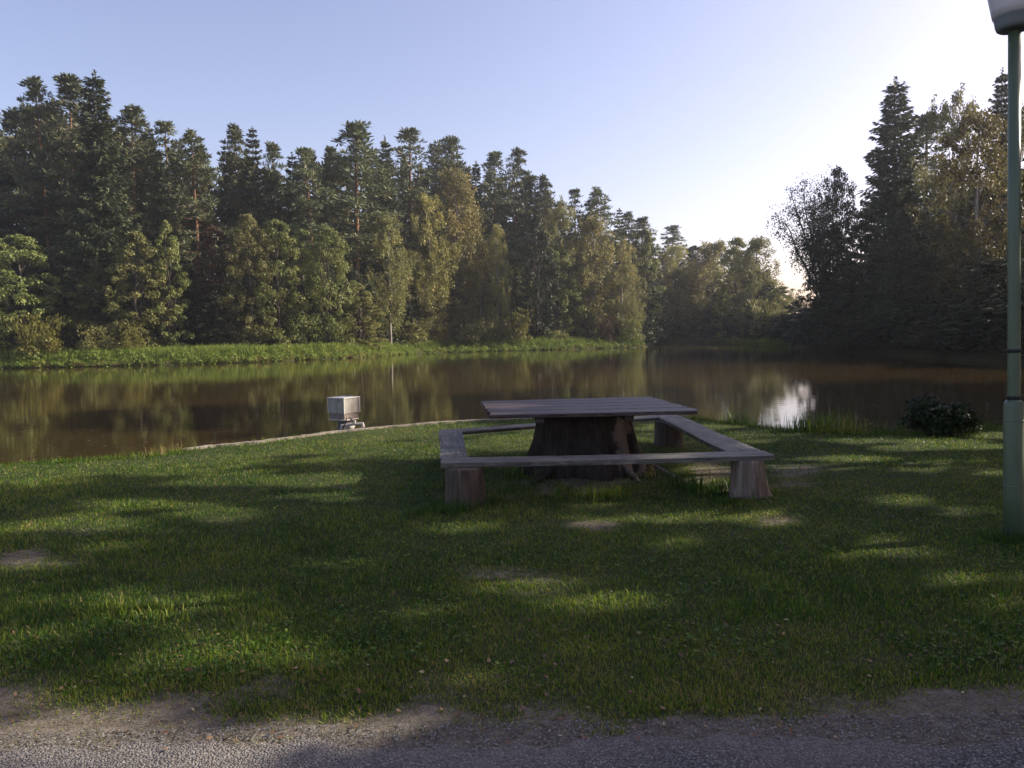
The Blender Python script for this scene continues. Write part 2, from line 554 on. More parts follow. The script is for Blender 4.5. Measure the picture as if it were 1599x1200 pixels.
def clump_leaves(rng, C, R, per, L, W, up=0.35, flat=0.6, outward=None):
    """leaves over the shells of clumps C (n,3) with radii R"""
    n = len(C)
    d = unit(rng.normal(size=(n, per, 3)) + np.array([0, 0, up]))
    r = R[:, None] * rng.uniform(0.45, 1.0, (n, per)) ** 0.6
    P = C[:, None] + d * r[..., None] * np.array([1, 1, flat])
    nd = unit(d * 0.9 + np.array([0, 0, 0.5]) + rng.normal(size=d.shape) * 0.45)
    D = unit(np.cross(nd, rng.normal(size=d.shape)))
    P = P.reshape(-1, 3); D = D.reshape(-1, 3); nd = nd.reshape(-1, 3)
    s = rng.uniform(0.6, 1.35, len(P))
    V, F = kites(P, D, nd, L * s, W * s)
    cl = np.repeat(rng.random(n), per)
    tint = np.clip(0.5 * cl + 0.5 * rng.random(len(P)), 0, 1)
    return V, F, np.repeat(tint, 4)


def limb(p0, p1, r0, r1, sag=0.0, k=5, rng=None, wob=0.0, n=5):
    t = np.linspace(0, 1, k)[:, None]
    P = p0 * (1 - t) + p1 * t
    P[:, 2] += sag * np.sin(t[:, 0] * PI)
    if rng is not None: P[1:-1] += rng.normal(size=(k - 2, 3)) * wob
    return tube(P, np.linspace(r0, r1, k), n, False)


def make_alder(seed, h, R, base=0.06, ncl=90, per=100, leaf=0.22, shape=0.55, lean=0.0, csize=0.125):
    rng = np.random.default_rng(seed)
    u = rng.random(ncl) ** 0.9
    th = rng.uniform(0, 2 * PI, ncl)
    prof = np.sin(PI * np.clip(0.16 + 0.84 * u, 0, 1)) ** shape
    lob = 0.85 + 0.27 * np.sin(th * 2 + seed + u * 5) * np.sin(u * 9 + seed * 2)
    rad = R * prof * lob * rng.uniform(0.5, 1.08, ncl)
    z = h * (base + (0.96 - base) * u)
    C = np.stack([rad * np.cos(th) + lean * u * h, rad * np.sin(th), z], -1)
    cr = R * csize * rng.uniform(1.0, 1.9, ncl) * (0.7 + 0.3 * (1 - u))
    V, F, t = clump_leaves(rng, C, cr, per, leaf, leaf * 0.8, flat=0.62)
    parts = []
    top = np.array([lean * h * 0.9, 0, h * 0.92])
    parts.append(limb(np.zeros(3), top, 0.018 * h, 0.03, 0, 8, rng, 0.12))
    for i in range(0, ncl, 5):
        s = min(max(z[i] / h - 0.16, 0.03), 0.85)
        parts.append(limb(top * s, C[i], 0.055 * (1 - s) + 0.02, 0.012, 0.2, 4, rng, 0.1, 4))
    return (V, F, t), parts


def make_birch(seed, h, R, leaf=0.17, nb=42, hang=2.2, per=36, yb=0.12, strands=7):
    rng = np.random.default_rng(seed)
    Ps, Ds, T = [], [], []
    parts = [limb(np.zeros(3), np.array([0.3, 0.1, h * 0.95]), 0.012 * h, 0.02, 0, 9, rng, 0.12, 6)]
    for b in range(nb):
        u = rng.random() ** 0.85
        z0 = h * (yb + (0.93 - yb) * u)
        th = rng.uniform(0, 2 * PI)
        Lb = R * (np.sin(PI * (0.22 + 0.75 * u)) ** 0.6) * rng.uniform(0.6, 1.08)
        rise = Lb * rng.uniform(0.45, 1.0)
        tip = np.array([math.cos(th) * Lb, math.sin(th) * Lb, min(z0 + rise, h * 1.0)])
        p0 = np.array([0.3 * z0 / h, 0, z0])
        parts.append(limb(p0, tip, 0.035 * (1 - u) + 0.01, 0.006, 0.3, 5, rng, 0.08, 4))
        ct = rng.random()
        for s in range(strands):
            f = rng.uniform(0.35, 1.05)
            q = p0 * (1 - f) + tip * f + rng.normal(size=3) * 0.28
            hl = hang * rng.uniform(0.4, 1.1) * (0.5 + 0.5 * (1 - u))
            tt = rng.random(per)
            drift = rng.normal(size=2) * 0.22
            P = q + np.stack([drift[0] * tt + rng.normal(size=per) * 0.14, drift[1] * tt + rng.normal(size=per) * 0.14, -hl * tt + rng.normal(size=per) * 0.05], -1)
            Ps.append(P); Ds.append(unit(rng.normal(size=(per, 3)) * 0.6 + np.array([0, 0, -1.0])))
            T.append(np.clip(0.55 * ct + 0.45 * rng.random(per), 0, 1))
    P = np.vstack(Ps); D = np.vstack(Ds); t = np.concatenate(T)
    s = rng.uniform(0.6, 1.4, len(P))
    V, F = kites(P, D, rng.normal(size=P.shape), leaf * s * 1.15, leaf * s * 0.75)
    return (V, F, np.repeat(t, 4)), parts


def make_pine(seed, h, R, base=0.38, whorl=0.62, tuft=0.40, dens=1.5):
    rng = np.random.default_rng(seed)
    bend = rng.normal(size=2) * 0.25
    def trunk_p(z):
        f = z / h
        return np.array([bend[0] * f * 1.3, bend[1] * f, z])
    parts = [tube([trunk_p(z) for z in np.linspace(0, h * 0.985, 9)], np.linspace(0.0125 * h, 0.03, 9), 7)]
    Cs, Rs, Ts = [], [], []
    z = base * h
    while z < h * 0.99:
        u = (z / h - base) / (1 - base)
        nb = rng.integers(3, 6)
        th0 = rng.uniform(0, 2 * PI)
        for k in range(nb):
            th = th0 + 2 * PI * k / nb + rng.normal() * 0.35
            prof = (1 - u) ** 0.85 * (0.62 + 0.38 * min(1, u * 3.5)) + 0.05
            Lb = R * prof * rng.uniform(0.35, 1.35)
            rise = Lb * (0.05 + 0.5 * u) * rng.uniform(0.5, 1.2) - 0.08 * Lb
            p0 = trunk_p(z)
            tip = p0 + np.array([math.cos(th) * Lb, math.sin(th) * Lb, rise])
            parts.append(limb(p0, tip, 0.045 * (1 - u) + 0.015, 0.01, -0.08 * Lb, 4, None, 0, 4))
            ct = rng.random()
            m = max(1, int(Lb / 0.75 * dens))
            for j in range(m):
                f = 1.02 - 0.62 * (j / max(m, 1)) * rng.uniform(0.8, 1.1)
                c = p0 * (1 - f) + tip * f
                side = np.array([-math.sin(th), math.cos(th), 0]) * rng.normal() * 0.33 * Lb * 0.6
                Cs.append(c + side + np.array([0, 0, 0.12])); Rs.append(rng.uniform(0.4, 0.85) * (1 - 0.5 * u)); Ts.append(ct)
        z += whorl * rng.uniform(0.7, 1.3) * (1.1 - 0.4 * u)
    top = trunk_p(h * 0.985)
    for j in range(4):
        Cs.append(top + rng.normal(size=3) * 0.18 + np.array([0, 0, -0.4 * j + 0.3])); Rs.append(0.26 + 0.05 * j); Ts.append(0.7)
    C = np.array(Cs); Rr = np.array(Rs); per = 46
    n = len(C)
    d = unit(rng.normal(size=(n, per, 3)) * np.array([1, 1, 0.7]) + np.array([0, 0, 0.5]))
    P = C[:, None] + d * (Rr[:, None] * rng.uniform(0.1, 0.75, (n, per)))[..., None] * np.array([1, 1, 0.5])
    P = P.reshape(-1, 3); d2 = unit(d.reshape(-1, 3) + np.array([0, 0, 0.25]))
    s = rng.uniform(0.7, 1.3, len(P))
    V, F = kites(P, d2, rng.normal(size=P.shape), tuft * s, 0.095 * s, 0.6)
    t = np.clip(0.5 * np.repeat(np.array(Ts), per) + 0.5 * rng.random(len(P)), 0, 1)
    return (V, F, np.repeat(t, 4)), parts


def make_spruce(seed, h, R, base=0.06, step=0.42, gaps=0.1):
    rng = np.random.default_rng(seed)
    parts = [tube([(0.1 * math.sin(z * .2), 0, z) for z in np.linspace(0, h * 0.99, 9)], np.linspace(0.013 * h, 0.02, 9), 7)]
    Ps, Ds, Ls, Ts, Ns = [], [], [], [], []
    z = base * h
    while z < h * 0.985:
        u = z / h
        nb = int(rng.integers(6, 9))
        th0 = rng.uniform(0, 2 * PI)
        for k in range(nb):
            if rng.random() < gaps: continue
            th = th0 + 2 * PI * k / nb + rng.normal() * 0.2
            Lb = (R * (1 - u) ** 0.82 * (0.65 + 0.35 * min(1, u * 5)) + 0.18) * rng.uniform(0.6, 1.12)
            er = np.array([math.cos(th), math.sin(th), 0.0]); es = np.array([-math.sin(th), math.cos(th), 0.0])
            droop = 0.32 - 0.5 * u
            m = max(8, int(Lb * 62))
            f = rng.uniform(0.12, 1.0, m)
            zz = z - droop * Lb * (f ** 1.1) * 1.2 + 0.28 * Lb * f ** 4
            side = rng.normal(size=m) * 0.22 * Lb * (1 - f * 0.75) * 0.8
            P = er[None] * (f * Lb)[:, None] + es[None] * side[:, None]; P[:, 2] = zz + rng.normal(size=m) * 0.04
            D = er[None] * rng.uniform(0.2, 0.9, m)[:, None] + es[None] * np.sign(side)[:, None] * 0.4
            D[:, 2] = rng.uniform(-1.1, 0.05, m) * (1 - 0.6 * u)
            Ps.append(P); Ds.append(D); Ls.append(rng.uniform(0.22, 0.5, m)); Ts.append(np.clip(0.6 * rng.random() + 0.4 * rng.random(m), 0, 1))
            parts.append(tube([(0, 0, z), (er[0] * Lb * .5, er[1] * Lb * .5, z - droop * Lb * .55), (er[0] * Lb * .95, er[1] * Lb * .95, z - droop * Lb * 1.1 + .2 * Lb)], [0.03, 0.02, 0.008], 3, False))
        z += step * rng.uniform(0.7, 1.2)
    # leader
    m = 40; zz = h * rng.uniform(0.955, 1.0, m); th = rng.uniform(0, 2 * PI, m)
    Ps.append(np.stack([0 * zz, 0 * zz, zz], -1)); Ds.append(np.stack([np.cos(th), np.sin(th), rng.uniform(0.2, 1.2, m)], -1)); Ls.append(np.full(m, 0.25)); Ts.append(np.full(m, 0.5))
    P = np.vstack(Ps); D = np.vstack(Ds); L = np.concatenate(Ls); t = np.concatenate(Ts)
    nn = unit(rng.normal(size=P.shape) + np.array([0, 0, 0.6]))
    V, F = kites(P, D, nn, L * 0.9, 0.12, 0.5)
    return (V, F, np.repeat(t, 4)), parts


def make_bush(seed, h, R, ncl=30, per=90, leaf=0.16, spiky=0.0):
    rng = np.random.default_rng(seed)
    th = rng.uniform(0, 2 * PI, ncl); u = rng.random(ncl)
    r = R * np.sqrt(rng.random(ncl)) * 0.85; z = h * (0.12 + 0.75 * u * np.sqrt(np.clip(1 - (r / R) ** 2, 0.05, 1)))
    C = np.stack([r * np.cos(th), r * np.sin(th), z], -1)
    V, F, t = clump_leaves(rng, C, np.full(ncl, 0.24 * R) * rng.uniform(.8, 1.4, ncl), per, leaf, leaf * .6, up=0.6, flat=0.9)
    if spiky:
        m = int(900 * spiky); thm = rng.uniform(0, 2 * PI, m); rr = R * rng.random(m)
        el = rng.uniform(0.5, 1.0, m)
        k = rng.uniform(0.2, 1.15, m)
        D = np.stack([np.cos(thm) * 0.6, np.sin(thm) * 0.6, 0.4 + el], -1)
        P = np.stack([rr * 0.35 * np.cos(thm), rr * 0.35 * np.sin(thm), 0 * rr], -1) + unit(D) * (h * k)[:, None]
        V2, F2 = kites(P, D, rng.normal(size=P.shape), 0.3, 0.07)
        F = np.vstack([F, F2 + len(V)]); V = np.vstack([V, V2]); t = np.concatenate([t, np.repeat(rng.random(m), 4)])
    parts = [limb(np.array([0, 0, -0.1]), C[i], 0.03, 0.01, 0, 4, rng, 0.05, 4) for i in range(0, ncl, 3)]
    return (V, F, t), parts


def make_willow(seed, h, R, lean):
    """open crown on a few long limbs that lean out over the water (towards -X)"""
    rng = np.random.default_rng(seed)
    parts, tips = [], []
    fork = np.array([lean * 0.18, 0, h * 0.2])
    parts.append(limb(np.zeros(3), fork, 0.26, 0.2, 0, 4, None, 0, 7))
    for k in range(9):
        a = -1.15 + 2.1 * k / 8
        reach = R * rng.uniform(0.75, 1.05)
        e = fork + np.array([lean * 0.45 + math.sin(a) * reach * 0.75, rng.normal() * R * 0.35, (0.42 + 0.42 * math.cos(a)) * h * rng.uniform(0.8, 1.0)])
        e[2] = min(e[2], h)
        parts.append(limb(fork, e, 0.13, 0.025, 0.25, 7, rng, 0.12, 5))
        for j in range(16):
            f = rng.uniform(0.3, 1.0)
            b = fork * (1 - f) + e * f
            q = b + np.array([rng.normal() * 1.1 - 0.2, rng.normal() * 1.0, rng.normal() * 0.7 + 0.5])
            parts.append(limb(b, q, 0.03, 0.008, 0.1, 4, rng, 0.05, 3)); tips.append(q); tips.append((q + b) / 2)
    C = np.array(tips)
    V, F, t = clump_leaves(rng, C, rng.uniform(0.4, 0.9, len(C)), 44, 0.17, 0.085, flat=0.85)
    return (V, F, t), parts


class Kind:
    def __init__(s, name, gen, leafm, barkm, h, w):
        (V, F, t), parts = gen
        s.name, s.h, s.w = name, h, w
        s.crown = mesh(name + '_crown', V, F, leafm, False, {'tint': t})
        s.trunk = safe_mesh(name + '_trunk', parts, barkm)

    def with_leaf(s, name, leafm):
        k = object.__new__(Kind); k.name, k.h, k.w, k.trunk = name, s.h, s.w, s.trunk
        k.crown = s.crown.copy(); k.crown.materials.clear(); k.crown.materials.append(leafm)
        return k


KD = {}
KD['pine'] = [Kind('pine_tree', make_pine(11 + i, 20, R, b, w), M_PINE, B_PINE, 20, 2 * R) for i, (R, b, w) in enumerate([(3.0, .26, .62), (2.6, .34, .66), (3.3, .32, .7), (2.4, .22, .6), (2.9, .4, .62), (2.7, .28, .85), (3.1, .38, .55)])]
KD['spruce'] = [Kind('spruce_tree', make_spruce(31 + i, 22, R, .05, st, g), M_SPRUCE, B_GREY, 22, 2 * R) for i, (R, g, st) in enumerate([(3.4, .05, .42), (2.9, .2, .36), (3.2, .12, .5), (3.0, .3, .4)])]
KD['alder'] = [Kind('alder_tree', make_alder(51 + i, 12, R, b, n, 78, .185, sh), M_ALDER, B_GREY, 12, 2 * R) for i, (R, b, n, sh) in enumerate([(3.6, .04, 200, .5), (3.2, .05, 185, .6), (4.0, .04, 220, .45), (2.9, .03, 165, .8)])]
KD['olive'] = [k.with_leaf('broadleaf_tree', M_OLIVE) for k in KD['alder']]
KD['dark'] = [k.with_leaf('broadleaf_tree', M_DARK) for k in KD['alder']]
KD['birch'] = [Kind('birch_tree', make_birch(71 + i, 16, R, .15, 56, hg, 44), M_BIRCH, B_BIRCH, 16, 2 * R) for i, (R, hg) in enumerate([(3.2, 2.4), (2.8, 3.0), (3.5, 1.8)])]
KD['rust'] = [KD['alder'][1].with_leaf('broadleaf_tree', M_RUST)]
KD['ybirch'] = [k.with_leaf('birch_tree', M_BIRCH_Y) for k in KD['birch']]
KD['gbirch'] = [k.with_leaf('birch_tree', M_OLIVE) for k in KD['birch']]
KD['willow'] = [Kind('willow_tree', make_willow(91, 11, 5.0, -3.0), M_WILLOW, B_GREY, 11, 10)]
KD['ybush'] = [Kind('shrub', make_bush(101 + i, 2.4, 1.6, 30, 80, .16, sp), M_YBUSH, B_GREY, 2.4, 3.2) for i, sp in enumerate([0.7, 0.2])]
KD['gbush'] = [k.with_leaf('shrub', M_OLIVE) for k in KD['ybush']]
KD['rbush'] = [k.with_leaf('shrub', M_RUST) for k in KD['ybush']]
CATS = {'shrub': 'shrub'}
COUNT = {}
TREES = []


def plant(kind, x, y, h, w, label, group=None, var=None, rz=None):
    i = COUNT.get(kind, 0); COUNT[kind] = i + 1
    ks = KD[kind]; k = ks[(i if var is None else var) % len(ks)]
    z = float(ground_z(np.array([x]), np.array([y]))[0]) - 0.1
    rz = (i * 2.399 + 0.7) if rz is None else rz
    e = empty(k.name, (x, y, z), label, CATS.get(k.name, 'tree'), group, rz)
    sx = w / k.w
    e.scale = (sx, sx, h / k.h)
    ob('trunk', k.trunk, e); ob('crown', k.crown, e)
    TREES.append((x, y, h, w))
    return e


SHORE_X = [-80, 0, 150, 280, 400, 560, 650, 700, 850, 1008, 1030, 1085, 1150, 1238, 1262, 1330, 1450, 1599, 1700]
SHORE_D = [62] + [float(v) for v in G(SHORE_X[1:-1], [576, 573, 570, 566, 559, 552, 550, 547, 542.5, 538, 536.5, 537.5, 541, 546, 550, 558, 571], ZW)[:, 1]] + [36]


def tree_px(kind, px, top, y, wpx, label, group=None, var=None, rz=None):
    sh = float(np.interp(px, SHORE_X, SHORE_D))
    if kind == 'pine': wpx *= 1.55
    if px < 1236:
        m = 2.2 if 'bush' in kind else (5.5 if kind not in ('pine', 'spruce') else 13)
        k = COUNT.get(kind, 0) % 3
        y = max(y, sh + m + k * 1.3)
        if label.startswith('tallest dark spruce'): y = sh + 10; var = 0
    else:
        y = max(y, sh + 3)
        if kind == 'spruce': var = 0
    p = Y(px, top, y)
    zb = float(ground_z(np.array([p[0]]), np.array([y]))[0])
    return plant(kind, p[0], y, p[2] - zb + 0.1, wpx * y / 1200, label, group, var, rz)


# label, photo x, y of the top, distance, width in photo pixels
GP = 'tall pines along the far bank'
T = [
 ('pine', -22, 170, 88, 90, 'tall pine cut by the left edge behind the leafy alder'),
 ('pine', 26, 178, 92, 70, 'dark flat-topped pine at the left edge of the row'),
 ('pine', 68, 134, 86, 84, 'tall pine with the left of two tops, beside the tallest spruce'),
 ('pine', 98, 119, 85, 84, 'tall pine whose top nearly reaches the tallest spruce to its right'),
 ('spruce', 147, 112, 76, 165, 'tallest dark spruce with drooping boughs on the left bank'),
 ('pine', 196, 168, 84, 92, 'broad pine just right of the tallest spruce'),
 ('spruce', 232, 196, 92, 84, 'narrow spruce behind, second right of the tallest spruce'),
 ('pine', 260, 189, 86, 66, 'pine with a rounded knob top left of the sky gap'),
 ('pine', 304, 211, 84, 78, 'bushy-topped pine with orange double trunk showing below'),
 ('pine', 360, 203, 90, 66, 'pine with the left of two equal pointed tops above the rusty shrub'),
 ('spruce', 394, 199, 88, 96, 'spruce with the right of two equal pointed tops above the rusty shrub'),
 ('pine', 428, 226, 96, 52, 'small pointed pine top right of the twin pines'),
 ('spruce', 456, 238, 92, 84, 'low dark spruce in the dip of the treeline'),
 ('pine', 488, 233, 88, 76, 'round-shouldered pine left of the broad grey-green pine'),
 ('pine', 516, 232, 96, 40, 'thin half-bare pine top tucked against the broad pine'),
 ('pine', 547, 200, 90, 104, 'broad grey-green pine standing highest in the middle of the bank'),
 ('spruce', 601, 213, 100, 84, 'spruce with spiky thin top left of the tall pine pair'),
 ('pine', 634, 202, 96, 84, 'tall pine directly above the yellow-topped birch'),
 ('pine', 676, 228, 104, 62, 'pine peeping over the left shoulder of the great birch'),
 ('pine', 706, 222, 102, 74, 'wide pine just behind the crown of the great birch'),
 ('spruce', 743, 252, 110, 66, 'small pointed spruce right of the great birch'),
 ('pine', 768, 240, 106, 58, 'left one of the close pine pair right of the great birch'),
 ('pine', 795, 235, 107, 64, 'right one of the close pine pair right of the great birch'),
 ('pine', 832, 276, 114, 60, 'pine on the slope of the treeline, left of a two-pointed one'),
 ('pine', 855, 279, 116, 50, 'two-pointed pine halfway down the sloping treeline'),
 ('pine', 897, 297, 120, 44, 'slim pine tip standing clear on the sloping treeline'),
 ('pine', 930, 300, 120, 60, 'dark round pine right of the slim pine tip'),
 ('spruce', 967, 326, 128, 66, 'small dark spruce tip, first below the round pine'),
 ('pine', 984, 335, 130, 44, 'small dark pine tip, second below the round pine'),
 ('pine', 1002, 343, 132, 50, 'low grey pine near the far end of the pond'),
 ('pine', 1048, 357, 138, 58, 'rounded dark pine top nearly in the sky dip'),
 # leafy trees in front, left
 ('alder', 28, 362, 70, 130, 'broad dark alder cut by the left edge above the bank grass'),
 ('alder', -40, 400, 68, 110, 'leafy alder outside the left edge with one side in view'),
 ('olive', 92, 440, 76, 60, 'low leafy tree in the shade between alder and spruce'),
 ('alder', 150, 415, 66, 100, 'alder with tiered branches below the tallest spruce'),
 ('olive', 210, 356, 69, 106, 'round olive-green alder right below the tallest spruce'),
 ('alder', 258, 338, 74, 74, 'slim alder standing behind the round olive-green one'),
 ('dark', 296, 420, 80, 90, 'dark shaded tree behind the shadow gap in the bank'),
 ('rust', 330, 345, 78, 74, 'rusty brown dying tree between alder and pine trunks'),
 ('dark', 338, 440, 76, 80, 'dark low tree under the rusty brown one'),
 ('olive', 386, 330, 74, 92, 'pointed alder right of the rusty brown tree'),
 ('alder', 430, 338, 72, 96, 'tall pointed alder, left of the pair with a double summit'),
 ('alder', 470, 352, 73, 90, 'alder with the lower summit beside the tall pointed one'),
 ('alder', 508, 350, 74, 96, 'bright-sided alder in front of the round-shouldered pine'),
 ('dark', 552, 420, 80, 80, 'dark tree in the hollow below the broad pine'),
 ('gbirch', 604, 326, 84, 84, 'yellow-topped slender birch below the tall pine'),
 ('birch', 668, 296, 95, 96, 'left half of the great olive-brown birch pair'),
 ('birch', 712, 254, 98, 112, 'great olive-brown birch rising to the pine tops'),
 ('gbirch', 640, 385, 84, 90, 'green birch below the great olive-brown one, to its left'),
 ('birch', 748, 392, 88, 100, 'weeping yellow-green birch by the water, right of centre bank'),
 ('birch', 775, 345, 98, 46, 'thin hanging birch crown above the weeping one'),
 ('olive', 560, 440, 76, 90, 'low spreading alder above the bank grass, under the hollow'),
 ('olive', 690, 425, 86, 86, 'low leafy tree between the two birch groups'),
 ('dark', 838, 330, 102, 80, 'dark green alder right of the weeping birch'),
 ('alder', 812, 400, 98, 70, 'low dark alder in shade beside the weeping birch'),
 ('gbirch', 868, 300, 112, 72, 'grey-green birch behind the dark alders'),
 ('alder', 868, 378, 99, 82, 'bushy alder over the small reed bank'),
 ('birch', 925, 330, 112, 90, 'brownish birch crown on the sloping treeline'),
 ('olive', 918, 385, 102, 84, 'round grey-green alder over the reed bank'),
 ('birch', 968, 365, 112, 64, 'yellow birch hanging down toward the reed bank point'),
 ('gbirch', 972, 410, 106, 70, 'pale green birch at the reed bank point'),
 ('alder', 1006, 352, 122, 66, 'grey alder just right of the reed bank point'),
 ('dark', 1008, 400, 124, 60, 'dark tree in the bay beyond the reed bank point'),
 ('birch', 1052, 380, 128, 86, 'pinkish birch crown above the far bay'),
 ('olive', 1056, 418, 121, 84, 'broad grey-leaved alder leaning over the far bay'),
 ('dark', 1086, 380, 132, 90, 'shaded tree at the very end of the pond'),
 ('birch', 1112, 370, 128, 95, 'tall pale yellow birch at the end of the pond'),
 ('olive', 1150, 365, 128, 92, 'grey-green tree right of the pale yellow birch'),
 ('gbirch', 1180, 364, 120, 88, 'grey-green tree touching the willow crown'),
 ('olive', 1180, 420, 116, 90, 'rounded olive tree over the bright tongue of grass'),
 ('alder', 1222, 446, 112, 66, 'leafy tree seen through the willow crown gap'),
 ('gbush', 1205, 470, 108, 64, 'pale shrub above the bright tongue of grass'),
 # shrubs on the bank
 ('ybush', 57, 498, 64, 72, 'wide yellowing shrub on the grass bank near the left edge'),
 ('ybush', 205, 508, 64, 38, 'small yellowing shrub on the bank below the olive alder'),
 ('gbush', 150, 508, 64.5, 60, 'low green shrub left of the small yellowing one'),
 ('ybush', 682, 512, 86, 46, 'yellow-green shrub at the end of the long grass bank'),
 ('gbush', 640, 500, 86, 70, 'green shrub left of the yellow-green shrub'),
 ('gbush', 735, 505, 88, 50, 'grey-green willow shrub with upright shoots at the water'),
 ('gbush', 772, 500, 90, 60, 'spiky pale shrub under the weeping birch'),
 ('ybush', 808, 486, 94, 46, 'ochre shrub right of the weeping birch'),
 ('gbush', 862, 515, 94, 60, 'low shrub growing out of the reed bank'),
 ('rbush', 947, 496, 98, 28, 'small brownish shrub on the reed bank'),
 ('gbush', 986, 494, 100, 42, 'pale round shrub near the reed bank point'),
 # right bank
 ('willow', 1296, 292, 72, 190, 'open-crowned willow leaning left over the water against bright sky'),
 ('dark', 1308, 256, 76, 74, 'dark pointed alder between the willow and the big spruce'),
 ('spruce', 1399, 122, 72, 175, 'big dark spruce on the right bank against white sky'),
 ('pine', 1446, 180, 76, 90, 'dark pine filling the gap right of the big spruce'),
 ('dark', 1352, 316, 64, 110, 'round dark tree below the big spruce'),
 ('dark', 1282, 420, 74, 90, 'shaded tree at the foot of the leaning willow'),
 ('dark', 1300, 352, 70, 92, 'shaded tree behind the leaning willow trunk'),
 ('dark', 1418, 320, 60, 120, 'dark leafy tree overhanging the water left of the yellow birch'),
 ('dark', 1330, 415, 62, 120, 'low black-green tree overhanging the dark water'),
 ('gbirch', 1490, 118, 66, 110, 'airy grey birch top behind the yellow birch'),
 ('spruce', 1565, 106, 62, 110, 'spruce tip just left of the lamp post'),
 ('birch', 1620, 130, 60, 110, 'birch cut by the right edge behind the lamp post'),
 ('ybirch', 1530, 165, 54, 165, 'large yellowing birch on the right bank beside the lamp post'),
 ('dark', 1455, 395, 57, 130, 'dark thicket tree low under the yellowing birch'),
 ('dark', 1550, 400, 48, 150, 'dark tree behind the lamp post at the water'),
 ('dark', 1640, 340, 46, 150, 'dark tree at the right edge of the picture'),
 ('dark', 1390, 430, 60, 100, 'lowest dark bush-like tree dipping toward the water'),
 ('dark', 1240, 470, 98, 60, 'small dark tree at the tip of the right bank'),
]
for t in T:
    tree_px(*t[:5], t[5])

# the wood behind the first rows: nobody could count it -> one object
def wood(name, spots, label, kinds, mat, keep=0.55):
    rng = np.random.default_rng(77)
    Vs, Fs, Ts, o = [], [], [], 0
    for (x, y, h, w) in spots:
        k = kinds[rng.integers(len(kinds))]
        nv = len(k.crown.vertices); v = np.empty(nv * 3, np.float32); k.crown.vertices.foreach_get('co', v)
        v = v.reshape(-1, 4, 3); tt = np.empty(nv, np.float32); k.crown.attributes['tint'].data.foreach_get('value', tt)
        s = rng.random(len(v)) < keep
        v = v[s]; tt = tt.reshape(-1, 4)[s]
        c = v.mean(1, keepdims=True); v = c + (v - c) * min(1.25 / math.sqrt(keep), 2.7)
        th = rng.uniform(0, 2 * PI); R = np.array([[math.cos(th), -math.sin(th), 0], [math.sin(th), math.cos(th), 0], [0, 0, 1]])
        v = (v.reshape(-1, 3) @ R.T) * np.array([w / k.w, w / k.w, h / k.h])
        z = float(ground_z(np.array([x]), np.array([y]))[0])
        v += np.array([x, y, z])
        Vs.append(v); Fs.append(np.arange(len(v)).reshape(-1, 4) + o); o += len(v); Ts.append(tt.ravel())
    ob(name, mesh(name, np.vstack(Vs), np.vstack(Fs), mat, False, {'tint': np.concatenate(Ts)}), kind='stuff', label=label, cat='wood')


rng = np.random.default_rng(5)
spots, low = [], []
for px in range(-60, 1200, 24):
    D0 = float(np.interp(px, SHORE_X, SHORE_D)) + 26
    top = np.interp(px, [0, 60, 150, 250, 450, 550, 700, 800, 900, 1000, 1100, 1200], [200, 170, 190, 230, 262, 240, 262, 280, 335, 370, 395, 390])
    for row in range(2):
        y = D0 + row * 9 + rng.uniform(-3, 3)
        p = Y(px + rng.uniform(-10, 10), top + rng.uniform(-6, 40) + row * 4, y)
        spots.append((p[0], y, p[2] - 0.5, rng.uniform(4.5, 7)))
for px in range(-80, 1240, 30):
    D0 = float(np.interp(px, SHORE_X, SHORE_D)) + 13
    for row in range(2):
        y = D0 + row * 10 + rng.uniform(-3, 3)
        p = Y(px + rng.uniform(-12, 12), np.interp(px, [0, 1000, 1200], [420, 440, 450]), y)
        low.append((p[0], y, max(4, p[2] - 0.5) * rng.uniform(0.7, 1.1), rng.uniform(7, 10)))
wood('distant_pine_wood', spots, 'pine wood behind the first trees of the far bank', KD['pine'], M_PINE, 0.12)
for px in range(1285, 1900, 34):
    for row in range(3):
        y = np.interp(px, [1285, 1450, 1600, 1900], [84, 72, 60, 50]) + row * 9 + rng.uniform(-2, 2)
        top = np.interp(px, [1285, 1330, 1400, 1480, 1600, 1900], [400, 370, 330, 270, 230, 200])
        p = Y(px, top + rng.uniform(0, 110), y)
        low.append((p[0], y, p[2] - 0.5, rng.uniform(6.5, 9)))
bank = []
for px in range(1240, 1800, 13):
    sh = float(np.interp(px, SHORE_X, SHORE_D)); y = sh + rng.uniform(0.6, 3.5); p = Y(px, 500, y)
    bank.append((p[0], y, rng.uniform(1.8, 4.2), rng.uniform(3.5, 6)))
for px in range(1000, 1240, 14):
    sh = float(np.interp(px, SHORE_X, SHORE_D)); y = sh + rng.uniform(3.5, 6); p = Y(px, 500, y)
    bank.append((p[0], y, rng.uniform(2.5, 5), rng.uniform(4, 7)))
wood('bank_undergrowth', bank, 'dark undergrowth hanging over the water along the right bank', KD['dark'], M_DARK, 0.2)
wood('undergrowth_wood', low, 'dark leafy undergrowth filling the wood behind the banks', KD['dark'], M_DARK, 0.13)

